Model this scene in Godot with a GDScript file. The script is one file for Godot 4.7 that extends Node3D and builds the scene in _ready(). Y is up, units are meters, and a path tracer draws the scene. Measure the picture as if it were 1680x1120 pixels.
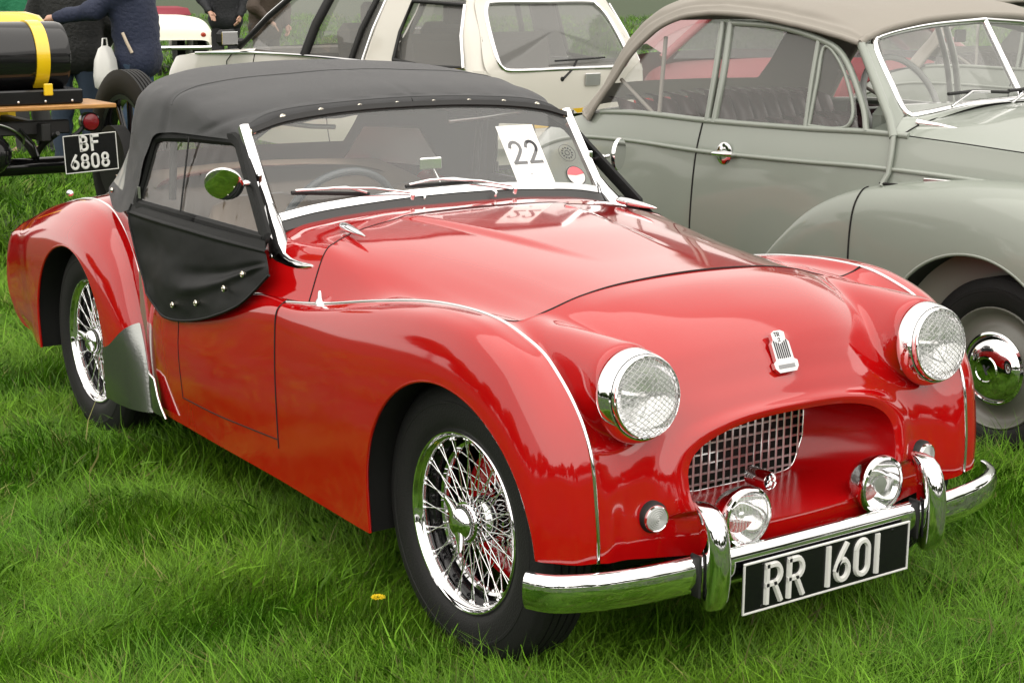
extends Node3D
# ---------------------------------------------------------------- mesh helpers
class Shape:
	var v := PackedVector3Array()
	var n := PackedVector3Array()
	var uv := PackedVector2Array()
	var idx := PackedInt32Array()
	func vert(p: Vector3, nn: Vector3, t := Vector2.ZERO) -> int:
		v.append(p); n.append(nn); uv.append(t)
		return v.size() - 1
	func tri(a: int, b: int, c: int) -> void:
		var g := (v[b] - v[a]).cross(v[c] - v[a])
		if g.dot(n[a] + n[b] + n[c]) > 0.0:
			idx.append(a); idx.append(c); idx.append(b)
		else:
			idx.append(a); idx.append(b); idx.append(c)
	func flat(a: Vector3, b: Vector3, c: Vector3, away := Vector3.ZERO) -> void:
		var nn := (b - a).cross(c - a).normalized()
		if nn.dot((a + b + c) / 3.0 - away) < 0.0: nn = -nn
		tri(vert(a, nn), vert(b, nn), vert(c, nn))
	func quad(a: Vector3, b: Vector3, c: Vector3, d: Vector3, away := Vector3.ZERO) -> void:
		var nn := (c - a).cross(d - b).normalized()
		if nn.dot((a + b + c + d) / 4.0 - away) < 0.0: nn = -nn
		var i := vert(a, nn, Vector2(0, 0)); var j := vert(b, nn, Vector2(1, 0)); var k := vert(c, nn, Vector2(1, 1)); var l := vert(d, nn, Vector2(0, 1))
		tri(i, j, k); tri(i, k, l)
	func add(o: Shape, t := Transform3D.IDENTITY) -> Shape:
		var base := v.size()
		var flip := t.basis.determinant() < 0.0
		var nb := t.basis.inverse().transposed()
		for i in o.v.size():
			v.append(t * o.v[i]); n.append((nb * o.n[i]).normalized()); uv.append(o.uv[i])
		for i in range(0, o.idx.size(), 3):
			idx.append(base + o.idx[i])
			idx.append(base + o.idx[i + (2 if flip else 1)])
			idx.append(base + o.idx[i + (1 if flip else 2)])
		return self
	func mirrored() -> Shape:
		return Shape.new().add(self, Transform3D(Basis.from_scale(Vector3(1, 1, -1)), Vector3.ZERO))
	func both() -> Shape:
		for i in v.size():
			if absf(v[i].z) < 1e-5 and absf(n[i].z) < 0.5:
				n[i] = (n[i] * Vector3(1, 1, 0)).normalized()
		return add(mirrored())
	func mesh() -> ArrayMesh:
		var a := []
		a.resize(Mesh.ARRAY_MAX)
		a[Mesh.ARRAY_VERTEX] = v; a[Mesh.ARRAY_NORMAL] = n; a[Mesh.ARRAY_TEX_UV] = uv; a[Mesh.ARRAY_INDEX] = idx
		var m := ArrayMesh.new()
		m.add_surface_from_arrays(Mesh.PRIMITIVE_TRIANGLES, a)
		return m

func crv(a, b, c, d, t: float):
	return 0.5 * ((2.0 * b) + (c - a) * t + (2.0 * a - 5.0 * b + 4.0 * c - d) * t * t + (3.0 * b - a - 3.0 * c + d) * t * t * t)
func at_spline(p, u: float):   # u in 0..1 over an array of values (Catmull-Rom, natural ends)
	var m: int = p.size() - 1
	if m == 1: return p[0] + (p[1] - p[0]) * u
	var s := clampf(u, 0.0, 1.0) * m
	var i := mini(int(s), m - 1)
	var a = p[i - 1] if i > 0 else p[0] * 2.0 - p[1]
	var d = p[i + 2] if i + 2 <= m else p[m] * 2.0 - p[m - 1]
	return crv(a, p[i], p[i + 1], d, s - i)
func spline(p, n: int) -> PackedVector3Array:
	var o := PackedVector3Array()
	for i in n + 1: o.append(at_spline(p, float(i) / n))
	return o
func rich(p, n: int) -> PackedVector3Array:   # evenly spaced samples of a spline
	var f := spline(p, 40 * (p.size() - 1))
	return even(f, n)
func even(f: PackedVector3Array, n: int) -> PackedVector3Array:
	var l := PackedFloat32Array([0.0])
	for i in range(1, f.size()): l.append(l[i - 1] + f[i].distance_to(f[i - 1]))
	var o := PackedVector3Array()
	var k := 0
	for i in n + 1:
		var s := l[l.size() - 1] * i / n
		while k < f.size() - 2 and l[k + 1] < s: k += 1
		o.append(f[k].lerp(f[k + 1], clampf((s - l[k]) / maxf(l[k + 1] - l[k], 1e-9), 0, 1)))
	return o
func tensor(rows: Array, nu: int, nv: int) -> Array:   # rows[v][u] of control points -> grid[v][u]
	var r := []
	for row in rows: r.append(spline(row, nu))
	var g := []
	for j in nv + 1: g.append(PackedVector3Array())
	for i in nu + 1:
		var col := PackedVector3Array()
		for row in r: col.append(row[i])
		for j in nv + 1: g[j].append(at_spline(col, float(j) / nv))
	return g
func half_tensor(rows: Array, nu: int, per: int) -> Array:   # rows from the middle outwards, smooth across the middle
	var m := []
	for p in rows[1]: m.append(p * Vector3(1, 1, -1))
	return tensor([m] + rows, nu, per * rows.size()).slice(per)
func grid_normals(g: Array, ref: Vector3) -> Array:
	var nv := g.size() - 1
	var nu: int = g[0].size() - 1
	var out := []
	var sgn := 0.0
	for j in nv + 1:
		var row := PackedVector3Array()
		for i in nu + 1:
			var du: Vector3 = g[j][mini(i + 1, nu)] - g[j][maxi(i - 1, 0)]
			var dv: Vector3 = g[mini(j + 1, nv)][i] - g[maxi(j - 1, 0)][i]
			var nn := du.cross(dv).normalized()
			sgn += nn.dot(g[j][i] - ref)
			row.append(nn)
		out.append(row)
	if sgn < 0.0:
		for j in nv + 1:
			for i in nu + 1: out[j][i] = -out[j][i]
	return out
# a grid as a skin; keep(p) > 0 stays, cut exactly along keep == 0; the cut's points go to edge
func skin(g: Array, ref := Vector3(-1.1, 0.4, 0), keep = null, edge = null, uvs := Vector2(1, 1)) -> Shape:
	var s := Shape.new()
	var nn := grid_normals(g, ref)
	var nv := g.size() - 1
	var nu: int = g[0].size() - 1
	var kk := PackedFloat32Array()
	for j in nv + 1:
		for i in nu + 1:
			s.vert(g[j][i], nn[j][i], Vector2(float(i) / nu * uvs.x, float(j) / nv * uvs.y))
			kk.append(1.0 if keep == null else keep.call(g[j][i]))
	for j in nv:
		for i in nu:
			var a := j * (nu + 1) + i
			var b := a + 1
			var c := a + nu + 2
			var d := a + nu + 1
			for t in [[a, b, c], [a, c, d]]:
				var q := []
				for e in 3:
					var p0: int = t[e]
					var p1: int = t[(e + 1) % 3]
					if kk[p0] > 0.0: q.append(p0)
					if (kk[p0] > 0.0) != (kk[p1] > 0.0):
						var f := kk[p0] / (kk[p0] - kk[p1])
						var x := s.vert(s.v[p0].lerp(s.v[p1], f), s.n[p0].lerp(s.n[p1], f).normalized(), s.uv[p0].lerp(s.uv[p1], f))
						q.append(x)
						if edge != null: edge.append(s.v[x])
				for e in range(1, q.size() - 1): s.tri(q[0], q[e], q[e + 1])
	return s
func loft(rings: Array, closed := true, caps := false, ref = null) -> Shape:   # rings of equal size
	var s := Shape.new()
	var m: int = rings[0].size()
	var ctr := []
	for r in rings:
		var c := Vector3.ZERO
		for p in r: c += p
		ctr.append(c / m)
	for j in rings.size():
		for i in m + (1 if closed else 0):
			var k := i % m
			var du: Vector3 = rings[j][(k + 1) % m if closed else mini(k + 1, m - 1)] - rings[j][(k - 1 + m) % m if closed else maxi(k - 1, 0)]
			var dv: Vector3 = rings[mini(j + 1, rings.size() - 1)][k] - rings[maxi(j - 1, 0)][k]
			var nn := du.cross(dv).normalized()
			var c: Vector3 = ctr[j] if ref == null else ref
			if nn.dot(rings[j][k] - c) < 0: nn = -nn
			s.vert(rings[j][k], nn, Vector2(float(i) / m, float(j) / maxi(rings.size() - 1, 1)))
	var w := m + (1 if closed else 0)
	for j in rings.size() - 1:
		for i in w - 1:
			s.tri(j * w + i, j * w + i + 1, (j + 1) * w + i + 1)
			s.tri(j * w + i, (j + 1) * w + i + 1, (j + 1) * w + i)
	if caps:
		for e in [0, rings.size() - 1]:
			var inner: Vector3 = ctr[1 if e == 0 else rings.size() - 2]
			var nn: Vector3 = (ctr[e] - inner).normalized()
			var c0 := s.vert(ctr[e], nn)
			var b := s.v.size()
			for i in m: s.vert(rings[e][i], nn)
			for i in m: s.tri(c0, b + i, b + (i + 1) % m)
	return s
func frames(path: PackedVector3Array, up := Vector3.ZERO) -> Array:
	var o := []
	var m := path.size()
	var ref := up
	for i in m:
		var t := (path[mini(i + 1, m - 1)] - path[maxi(i - 1, 0)]).normalized()
		if ref == Vector3.ZERO: ref = Vector3.UP if absf(t.y) < 0.9 else Vector3.RIGHT
		var side := t.cross(ref).normalized()
		var u := side.cross(t).normalized()
		if up == Vector3.ZERO: ref = u
		o.append([side, u, t])
	return o
func tube(path, r: float, sides := 8, caps := true, r_end := -1.0) -> Shape:
	var pa := PackedVector3Array(path)
	var fr := frames(pa)
	var rings := []
	for i in pa.size():
		var rr := r if r_end < 0.0 else lerpf(r, r_end, float(i) / (pa.size() - 1))
		var ring := PackedVector3Array()
		for k in sides:
			var a := TAU * k / sides
			ring.append(pa[i] + (fr[i][0] * cos(a) + fr[i][1] * sin(a)) * rr)
		rings.append(ring)
	return loft(rings, true, caps)
func sweep(path, prof: Array, up: Vector3, caps := true) -> Shape:   # prof: Vector2 (side, up) closed outline, crease at each corner
	var pa := PackedVector3Array(path)
	var fr := frames(pa, up)
	var s := Shape.new()
	var m := prof.size()
	for k in m:
		var a: Vector2 = prof[k]
		var b: Vector2 = prof[(k + 1) % m]
		var e := (b - a).normalized()
		var base := s.v.size()
		for i in pa.size():
			var nn: Vector3 = (fr[i][0] * e.y - fr[i][1] * e.x).normalized()
			s.vert(pa[i] + fr[i][0] * a.x + fr[i][1] * a.y, nn, Vector2(i, 0)); s.vert(pa[i] + fr[i][0] * b.x + fr[i][1] * b.y, nn, Vector2(i, 1))
		for i in pa.size() - 1:
			s.tri(base + i * 2, base + i * 2 + 1, base + i * 2 + 3); s.tri(base + i * 2, base + i * 2 + 3, base + i * 2 + 2)
	if caps:
		for i in [0, pa.size() - 1]:
			var nn: Vector3 = -fr[i][2] if i == 0 else fr[i][2]
			var ids := []
			for q in prof: ids.append(s.vert(pa[i] + fr[i][0] * q.x + fr[i][1] * q.y, nn))
			for k in range(1, m - 1): s.tri(ids[0], ids[k], ids[k + 1])
	return s
# profile of (radius, height) turned about axis; sharp corners stay sharp
func lathe(prof: Array, seg := 48, axis := Vector3.UP, at := Vector3.ZERO, from := 0.0, span := TAU) -> Shape:
	var s := Shape.new()
	var x := axis.cross(Vector3.RIGHT if absf(axis.x) < 0.8 else Vector3.UP).normalized()
	var y := axis.cross(x).normalized()
	for k in prof.size() - 1:
		var a: Vector2 = prof[k]
		var b: Vector2 = prof[k + 1]
		var e := (b - a).normalized()
		if (b - a).length() < 1e-7: continue
		var na := Vector2(e.y, -e.x)
		var nb := na
		if k > 0:
			var f: Vector2 = (a - prof[k - 1]).normalized()
			if f.dot(e) > 0.75: na = (na + Vector2(f.y, -f.x)).normalized()
		if k < prof.size() - 2:
			var f: Vector2 = (prof[k + 2] - b).normalized()
			if f.dot(e) > 0.75: nb = (nb + Vector2(f.y, -f.x)).normalized()
		var base := s.v.size()
		for i in seg + 1:
			var t := from + span * i / seg
			var d := x * cos(t) + y * sin(t)
			s.vert(at + d * a.x + axis * a.y, d * na.x + axis * na.y, Vector2(float(i) / seg, float(k) / prof.size()))
			s.vert(at + d * b.x + axis * b.y, d * nb.x + axis * nb.y, Vector2(float(i) / seg, float(k + 1) / prof.size()))
		for i in seg:
			s.tri(base + i * 2, base + i * 2 + 1, base + i * 2 + 3); s.tri(base + i * 2, base + i * 2 + 3, base + i * 2 + 2)
	return s
func box(c: Vector3, sz: Vector3, bev := 0.004, b := Basis.IDENTITY) -> Shape:   # box with chamfered edges
	var s := Shape.new()
	var h := sz / 2.0
	bev = minf(bev, minf(h.x, minf(h.y, h.z)) * 0.9)
	var i := h - Vector3(bev, bev, bev)
	var P := func(px: float, py: float, pz: float) -> Vector3: return c + b * Vector3(px, py, pz)
	for g in [1.0, -1.0]:
		s.quad(P.call(g * h.x, i.y, i.z), P.call(g * h.x, -i.y, i.z), P.call(g * h.x, -i.y, -i.z), P.call(g * h.x, i.y, -i.z), c)
		s.quad(P.call(i.x, g * h.y, i.z), P.call(-i.x, g * h.y, i.z), P.call(-i.x, g * h.y, -i.z), P.call(i.x, g * h.y, -i.z), c)
		s.quad(P.call(i.x, i.y, g * h.z), P.call(-i.x, i.y, g * h.z), P.call(-i.x, -i.y, g * h.z), P.call(i.x, -i.y, g * h.z), c)
		for f in [1.0, -1.0]:
			s.quad(P.call(g * h.x, f * i.y, i.z), P.call(g * h.x, f * i.y, -i.z), P.call(g * i.x, f * h.y, -i.z), P.call(g * i.x, f * h.y, i.z), c)
			s.quad(P.call(g * h.x, i.y, f * i.z), P.call(g * h.x, -i.y, f * i.z), P.call(g * i.x, -i.y, f * h.z), P.call(g * i.x, i.y, f * h.z), c)
			s.quad(P.call(i.x, g * h.y, f * i.z), P.call(-i.x, g * h.y, f * i.z), P.call(-i.x, g * i.y, f * h.z), P.call(i.x, g * i.y, f * h.z), c)
			for e in [1.0, -1.0]:
				s.flat(P.call(g * h.x, f * i.y, e * i.z), P.call(g * i.x, f * h.y, e * i.z), P.call(g * i.x, f * i.y, e * h.z), c)
	return s
func slab(outline: Array, o: Vector3, x: Vector3, y: Vector3, depth: float) -> Shape:   # flat outline (Vector2) thickened by depth along x cross y
	var s := Shape.new()
	var z := x.cross(y).normalized()
	var pts := PackedVector2Array(outline)
	var t := Geometry2D.triangulate_polygon(pts)
	for g in [0.0, 1.0]:
		var base := s.v.size()
		for q in pts: s.vert(o + x * q.x + y * q.y + z * depth * g, z if g > 0.5 else -z, q)
		for i in range(0, t.size(), 3): s.tri(base + t[i], base + t[i + 1], base + t[i + 2])
	var area := 0.0
	for i in pts.size(): area += pts[i].cross(pts[(i + 1) % pts.size()])
	for i in pts.size():
		var a := pts[i]
		var b := pts[(i + 1) % pts.size()]
		var e := (b - a).normalized() * (1.0 if area > 0 else -1.0)
		var nn := x * e.y - y * e.x
		var p := s.vert(o + x * a.x + y * a.y, nn); var q := s.vert(o + x * b.x + y * b.y, nn); var r := s.vert(o + x * b.x + y * b.y + z * depth, nn); var w := s.vert(o + x * a.x + y * a.y + z * depth, nn)
		s.tri(p, q, r); s.tri(p, r, w)
	return s
func ring_slab(outer: Array, inner: Array, o: Vector3, x: Vector3, y: Vector3, depth: float) -> Shape:   # frame between two outlines of equal count
	var s := Shape.new()
	var z := x.cross(y).normalized()
	var m := outer.size()
	var P := func(q: Vector2, d: float) -> Vector3: return o + x * q.x + y * q.y + z * d
	for i in m:
		var k := (i + 1) % m
		var mid: Vector3 = P.call((outer[i] + inner[i] + outer[k] + inner[k]) / 4.0, depth / 2.0)
		s.quad(P.call(outer[i], depth), P.call(outer[k], depth), P.call(inner[k], depth), P.call(inner[i], depth), mid)
		s.quad(P.call(outer[i], 0), P.call(outer[k], 0), P.call(inner[k], 0), P.call(inner[i], 0), mid)
		s.quad(P.call(outer[i], 0), P.call(outer[k], 0), P.call(outer[k], depth), P.call(outer[i], depth), mid)
		s.quad(P.call(inner[i], 0), P.call(inner[k], 0), P.call(inner[k], depth), P.call(inner[i], depth), mid)
	return s
func ball(c: Vector3, r: Vector3, seg := 16) -> Shape:
	var p := []
	for i in seg / 2 + 1:
		var a := PI * i / (seg / 2) - PI / 2
		p.append(Vector2(cos(a), sin(a)))
	return Shape.new().add(lathe(p, seg), Transform3D(Basis.from_scale(r), c))
# ---------------------------------------------------------------- scene helpers
var used := {}
func numbered(base: String, parent: Node) -> String:
	var key := str(parent.get_instance_id()) + base
	used[key] = used.get(key, -1) + 1
	return base if used[key] == 0 else "%s_%03d" % [base, used[key]]
func part(called: String, s, m: Material, parent: Node, t := Transform3D.IDENTITY, label := "") -> MeshInstance3D:
	var o := MeshInstance3D.new()
	o.name = numbered(called, parent)
	o.mesh = s.mesh() if s is Shape else s
	o.material_override = m
	o.transform = t
	if label: o.set_meta("label", label)
	parent.add_child(o, true)
	return o
func thing(called: String, label: String, category: String, at := Vector3.ZERO, turn := 0.0, group := "") -> Node3D:
	var o := Node3D.new()
	o.name = numbered(called, self)
	add_child(o, true)
	o.position = at; o.rotation.y = turn
	o.set_meta("label", label); o.set_meta("category", category)
	if group: o.set_meta("group", group)
	return o
func mat(c: Color, rough := 0.5, metal := 0.0, spec := 0.5) -> StandardMaterial3D:   # c in linear real-world values
	var m := StandardMaterial3D.new()
	m.albedo_color = c.linear_to_srgb()
	m.roughness = rough; m.metallic = metal; m.metallic_specular = spec
	m.cull_mode = BaseMaterial3D.CULL_DISABLED
	return m
func pane(c: Color, alpha: float, rough := 0.02) -> StandardMaterial3D:
	var m := mat(c, rough)
	m.albedo_color.a = alpha
	m.transparency = BaseMaterial3D.TRANSPARENCY_ALPHA
	return m
func noise_tex(freq: float, a: Color, b: Color, size := 512, seed_ := 1, oct := 4) -> NoiseTexture2D:
	var f := FastNoiseLite.new()
	f.seed = seed_; f.frequency = freq; f.fractal_octaves = oct
	var t := NoiseTexture2D.new()
	t.width = size; t.height = size; t.seamless = true; t.noise = f
	var g := Gradient.new()
	g.set_color(0, a); g.set_color(1, b)
	t.color_ramp = g
	return t
func bump(m: StandardMaterial3D, freq: float, scale: float, cm: float, size := 512, seed_ := 3) -> StandardMaterial3D:
	m.heightmap_enabled = true
	m.heightmap_texture = noise_tex(freq, Color.BLACK, Color.WHITE, size, seed_, 3)
	m.heightmap_scale = cm
	m.uv1_triplanar = true
	m.uv1_scale = Vector3(scale, scale, scale)
	return m
var M := {}
func materials() -> void:
	M.red = mat(Color(0.37, 0.0025, 0.003), 0.10, 0.0, 0.38)
	M.red.clearcoat_enabled = true; M.red.clearcoat = 1.0; M.red.clearcoat_roughness = 0.05
	bump(M.red, .012, 1.0, .018, 512, 12)
	M.chrome = mat(Color(0.86, 0.86, 0.87), 0.05, 1.0)
	M.steel = mat(Color(0.62, 0.62, 0.62), 0.28, 1.0)
	M.alloy = bump(mat(Color(0.27, 0.28, 0.27), 0.24, 0.95), 0.03, 6.0, 0.03)
	M.black = mat(Color(0.006, 0.006, 0.006), 0.6)
	M.gap = mat(Color(0.004, 0.003, 0.003), 0.9)
	M.gloss_black = mat(Color(0.008, 0.008, 0.009), 0.12)
	M.rubber = bump(mat(Color(0.014, 0.014, 0.014), 0.62, 0.0, 0.35), 0.06, 5.0, 0.08)
	M.seal = mat(Color(0.03, 0.03, 0.03), 0.5)
	M.vinyl = bump(mat(Color(0.0045, 0.005, 0.005), 0.5, 0.0, 0.33), 0.35, 9.0, 0.05)
	M.hood = bump(mat(Color(0.062, 0.063, 0.067), 0.6, 0.0, 0.5), 0.3, 8.0, 0.12)
	M.hood.albedo_texture = noise_tex(.35, Color(.55, .55, .55), Color(1, 1, 1), 512, 21, 2)
	M.duct = mat(Color(0.34, 0.002, 0.003), 0.5, 0.0, 0.0)
	M.duct.clearcoat_enabled = true; M.duct.clearcoat = 0.9; M.duct.clearcoat_roughness = 0.2
	M.hood.rim_enabled = true; M.hood.rim = 0.3
	M.clear = pane(Color(0.9, 0.92, 0.9), 0.06)
	M.plastic_pane = bump(pane(Color(0.7, 0.7, 0.68), 0.04, 0.03), 0.008, 2.5, 0.15)
	M.lens = pane(Color(0.9, 0.92, 0.92), 0.12)
	M.white = mat(Color(0.72, 0.72, 0.7), 0.45)
	M.paper = mat(Color(0.82, 0.82, 0.8), 0.7)
	M.ink = mat(Color(0.03, 0.03, 0.035), 0.7)
	M.tan = bump(mat(Color(0.20, 0.15, 0.105), 0.5), 0.1, 4.0, 0.1)
	M.dark_trim = mat(Color(0.03, 0.028, 0.026), 0.55)
	M.plate_black = mat(Color(0.006, 0.006, 0.007), 0.22)
	M.screen = pane(Color(0.75, 0.78, 0.78), 0.07)
	M.milky = mat(Color(0.55, 0.56, 0.55), 0.12)
	M.brass = mat(Color(0.75, 0.70, 0.60), 0.15, 1.0)
	M.wheel_grey = mat(Color(0.05, 0.06, 0.065), 0.35)
	M.plate_white = mat(Color(0.62, 0.62, 0.6), 0.4)
func stage() -> void:
	var cam := Camera3D.new()
	cam.name = "camera"
	cam.transform = Transform3D(Basis(Vector3(0.572606, 0.005772, -0.819810), Vector3(-0.181846, 0.975960, -0.120140), Vector3(0.799409, 0.217872, 0.559891)), Vector3(2.9211, 1.519, 2.5429))
	cam.fov = 23.4604; cam.near = 0.05; cam.far = 900.0
	add_child(cam)
	var we := WorldEnvironment.new()
	we.name = "world_environment"
	var e := Environment.new()
	e.background_mode = Environment.BG_SKY
	var sm := ProceduralSkyMaterial.new()
	sm.sky_top_color = Color(0.985, 0.995, 1.0); sm.sky_horizon_color = Color(0.70, 0.72, 0.735); sm.sky_curve = 0.6
	sm.ground_bottom_color = Color(0.12, 0.15, 0.08); sm.ground_horizon_color = Color(0.3, 0.33, 0.28)
	sm.sun_angle_max = 0.2; sm.sun_curve = 0.05
	var sk := Sky.new(); sk.sky_material = sm
	e.sky = sk
	e.background_energy_multiplier = 1.3
	e.tonemap_mode = Environment.TONE_MAPPER_LINEAR
	e.tonemap_exposure = 5.2
	e.sdfgi_enabled = true; e.ssao_enabled = true; e.ssil_enabled = true
	we.environment = e
	add_child(we)
	var sun := DirectionalLight3D.new()
	sun.name = "sun"
	sun.light_energy = 0.2; sun.light_angular_distance = 120.0; sun.light_color = Color(1, 0.98, 0.95)
	sun.shadow_enabled = true
	sun.rotation_degrees = Vector3(-62, 60, 0)
	add_child(sun)
var car: Node3D
# right-hand body lines (x forward from the front axle, y up, z to the car's right)
func V(x: float, y: float, z: float) -> Vector3: return Vector3(x, y, z)
func bead_line() -> Array:
	return [V(-.78,.700,.655),V(-.65,.714,.622),V(-.45,.750,.592),V(-.30,.775,.580),V(-.2,.787,.574),V(-.1,.794,.572),V(0,.795,.572),V(.08,.788,.571),V(.16,.768,.570),V(.22,.746,.569),V(.27,.712,.569),V(.32,.668,.569),V(.36,.618,.569),V(.388,.552,.568),V(.402,.463,.567),V(.408,.398,.565),V(.408,.34,.563)]
func arch_front(p: Vector3) -> float:   # > 0 outside the wheel opening
	var d := Vector2(p.x - 0.005, p.y - 0.335)
	var r := Vector2(d.x / (0.315 if d.x < 0 else 0.335), d.y / (0.32 if d.y > 0 else 0.8)).length() - 1.0
	return r * 0.31
func arch_rear(p: Vector3) -> float:
	var d := Vector2(p.x + 2.275, p.y - 0.33)
	var r := Vector2(d.x / 0.325, d.y / (0.312 if d.y > 0 else 0.9)).length() - 1.0
	return r * 0.31
func wing_rows() -> Array:
	var b := bead_line()
	# (out, down) of each row from the bead towards the side, then the skirt
	var r1 := [V(-.78,.694,.670),V(-.65,.708,.655),V(-.45,.746,.637),V(-.30,.772,.630),V(-.2,.785,.627),V(-.1,.793,.626),V(0,.793,.625),V(.08,.785,.624),V(.16,.764,.622),V(.22,.740,.62),V(.267,.706,.619),V(.312,.662,.618),V(.35,.612,.616),V(.377,.548,.614),V(.392,.462,.612),V(.398,.40,.610),V(.398,.342,.608)]
	var r2 := [V(-.78,.672,.684),V(-.65,.688,.680),V(-.45,.722,.674),V(-.30,.746,.671),V(-.2,.757,.67),V(-.1,.764,.669),V(0,.763,.668),V(.08,.754,.667),V(.155,.734,.665),V(.21,.710,.662),V(.252,.678,.66),V(.292,.636,.657),V(.326,.59,.654),V(.352,.533,.650),V(.367,.458,.647),V(.373,.40,.645),V(.375,.345,.642)]
	var r3 := [V(-.78,.61,.690),V(-.65,.622,.692),V(-.45,.644,.697),V(-.30,.66,.698),V(-.2,.668,.698),V(-.1,.672,.697),V(0,.671,.696),V(.07,.664,.695),V(.135,.648,.693),V(.185,.627,.691),V(.225,.60,.689),V(.262,.568,.686),V(.294,.53,.683),V(.318,.487,.68),V(.335,.44,.677),V(.342,.39,.674),V(.345,.347,.671)]
	var r4 := [V(-.78,.48,.692),V(-.65,.484,.696),V(-.45,.49,.702),V(-.30,.50,.704),V(-.2,.505,.704),V(-.1,.508,.703),V(0,.508,.702),V(.06,.505,.701),V(.12,.497,.70),V(.165,.486,.698),V(.2,.472,.696),V(.235,.457,.693),V(.265,.44,.69),V(.288,.42,.688),V(.305,.40,.685),V(.313,.372,.682),V(.318,.35,.68)]
	var r5 := [V(-.78,.23,.684),V(-.65,.229,.688),V(-.45,.226,.692),V(-.30,.225,.694),V(-.2,.235,.694),V(-.1,.25,.693),V(0,.265,.692),V(.06,.277,.692),V(.12,.288,.691),V(.16,.297,.691),V(.195,.306,.69),V(.225,.315,.69),V(.25,.323,.69),V(.27,.331,.689),V(.285,.338,.688),V(.292,.345,.687),V(.296,.351,.686)]
	return [b, r1, r2, r3, r4, r5]
func side_pair(called: String, s: Shape, m: Material, label_r := "", label_l := "") -> void:
	part(called, s, m, car, Transform3D.IDENTITY, label_r)
	part(called, s.mirrored(), m, car, Transform3D.IDENTITY, label_l)
var mouth_edge := []
func mouth_d(p: Vector3) -> float:   # > 0 outside the mouth opening, metres
	var z := absf(p.z)
	if p.x < 0.2: return 1.0
	var yc := 0.468
	var d := Vector2(z / 0.318, (p.y - yc) / (0.113 if p.y > yc else 0.108))
	var e := 2.5 if p.y > yc else 3.2
	var r := pow(pow(absf(d.x), e) + pow(absf(d.y), e), 1.0 / e)
	return (r - 1.0) * 0.14
func pod_d(p: Vector3) -> float:
	var a := V(.03, .735, .462)
	var b := V(.325, .681, .4465)
	var h := clampf((p - a).dot(b - a) / (b - a).length_squared(), 0, 1)
	var r := lerpf(0.035, 0.097, pow(h, 0.75))
	return maxf(p.distance_to(a.lerp(b, h)) - r, p.x - 0.360 + (p.y - .68) * 0.14)
func smin(a: float, b: float, k: float) -> float:
	var h := clampf(0.5 + 0.5 * (b - a) / k, 0, 1)
	return lerpf(b, a, h) - k * h * (1.0 - h)
func nose_grid() -> Array:
	var c0 := [[.03,.836],[.11,.826],[.18,.806],[.245,.777],[.297,.738],[.328,.700],[.35,.662],[.372,.630],[.389,.592],[.408,.53],[.430,.45],[.446,.37],[.440,.30]]
	var c1 := [[.03,.829],[.105,.818],[.175,.797],[.238,.768],[.29,.730],[.321,.690],[.343,.653],[.364,.622],[.381,.585],[.400,.525],[.421,.45],[.437,.37],[.433,.30]]
	var c2 := [[.03,.813],[.095,.80],[.16,.778],[.22,.748],[.27,.711],[.301,.675],[.328,.642],[.350,.610],[.366,.573],[.380,.52],[.396,.45],[.412,.37],[.410,.31]]
	var c3 := [[.03,.79],[.085,.773],[.14,.75],[.195,.72],[.243,.687],[.28,.655],[.313,.625],[.342,.597],[.365,.563],[.382,.51],[.393,.445],[.403,.375],[.402,.32]]
	var c4 := [[.03,.774],[.075,.757],[.125,.733],[.175,.703],[.222,.671],[.265,.64],[.305,.611],[.339,.585],[.366,.553],[.386,.50],[.396,.44],[.403,.375],[.402,.33]]
	var c5 := [[.03,.780],[.08,.766],[.135,.744],[.188,.715],[.236,.682],[.28,.648],[.318,.617],[.351,.588],[.375,.555],[.394,.495],[.405,.435],[.41,.375],[.409,.335]]
	var rows := []
	var zs := [0.0, .2, .325, .415, .485, .535]
	var cs := [c0, c1, c2, c3, c4, c5]
	for j in 6:
		var row := []
		for q in cs[j]: row.append(V(q[0], q[1], zs[j]))
		rows.append(row)
	# the last row is the bead itself from the shut line down
	var b := bead_line().slice(6)
	var bl := rich(b, 400)
	var k := 0
	while bl[k].x < 0.03: k += 1
	rows.append(Array(rich(Array(bl.slice(k)), 12)))
	# a mirrored row first, so that the surface crosses the middle level
	var g := half_tensor(rows, 220, 25)
	var O := Vector3(-.1, .42, 0)
	for j in g.size():
		for i in g[j].size():
			var p: Vector3 = g[j][i]
			var dm := mouth_d(p)
			if dm < 0.09 and p.y > 0.4:   # the rolled brow over the mouth
				var q := (dm - 0.012) / 0.017
				p.x += 0.013 * exp(-q * q); p.y += 0.006 * exp(-q * q)
			if p.z > .30 and p.x > -.05 and p.y > .5:
				var d := Vector3(p.x - O.x, p.y - O.y, 0).normalized()
				var t := 0.22
				for it in 40:
					var f := smin(t, pod_d(p + d * t), 0.03)
					if absf(f) < 0.0002: break
					t -= f * 0.9
				p += d * t * smoothstep(.569, .545, p.z)
			g[j][i] = p
	for it in 10:   # soften the pod's foot
		var h := []
		for j in g.size(): h.append((g[j] as PackedVector3Array).duplicate())
		for j in range(1, g.size() - 1):
			for i in range(1, g[j].size() - 1):
				var p: Vector3 = h[j][i]
				if p.z > .27 and p.y > .53 and p.x > -.02:
					var w := smoothstep(.27, .31, p.z) * smoothstep(.565, .55, p.z) * smoothstep(.53, .56, p.y) * smoothstep(.03, .07, p.x)
					g[j][i] = p.lerp((h[j - 1][i] + h[j + 1][i] + h[j][i - 1] + h[j][i + 1]) / 4.0, w * .8)
	return g
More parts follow.
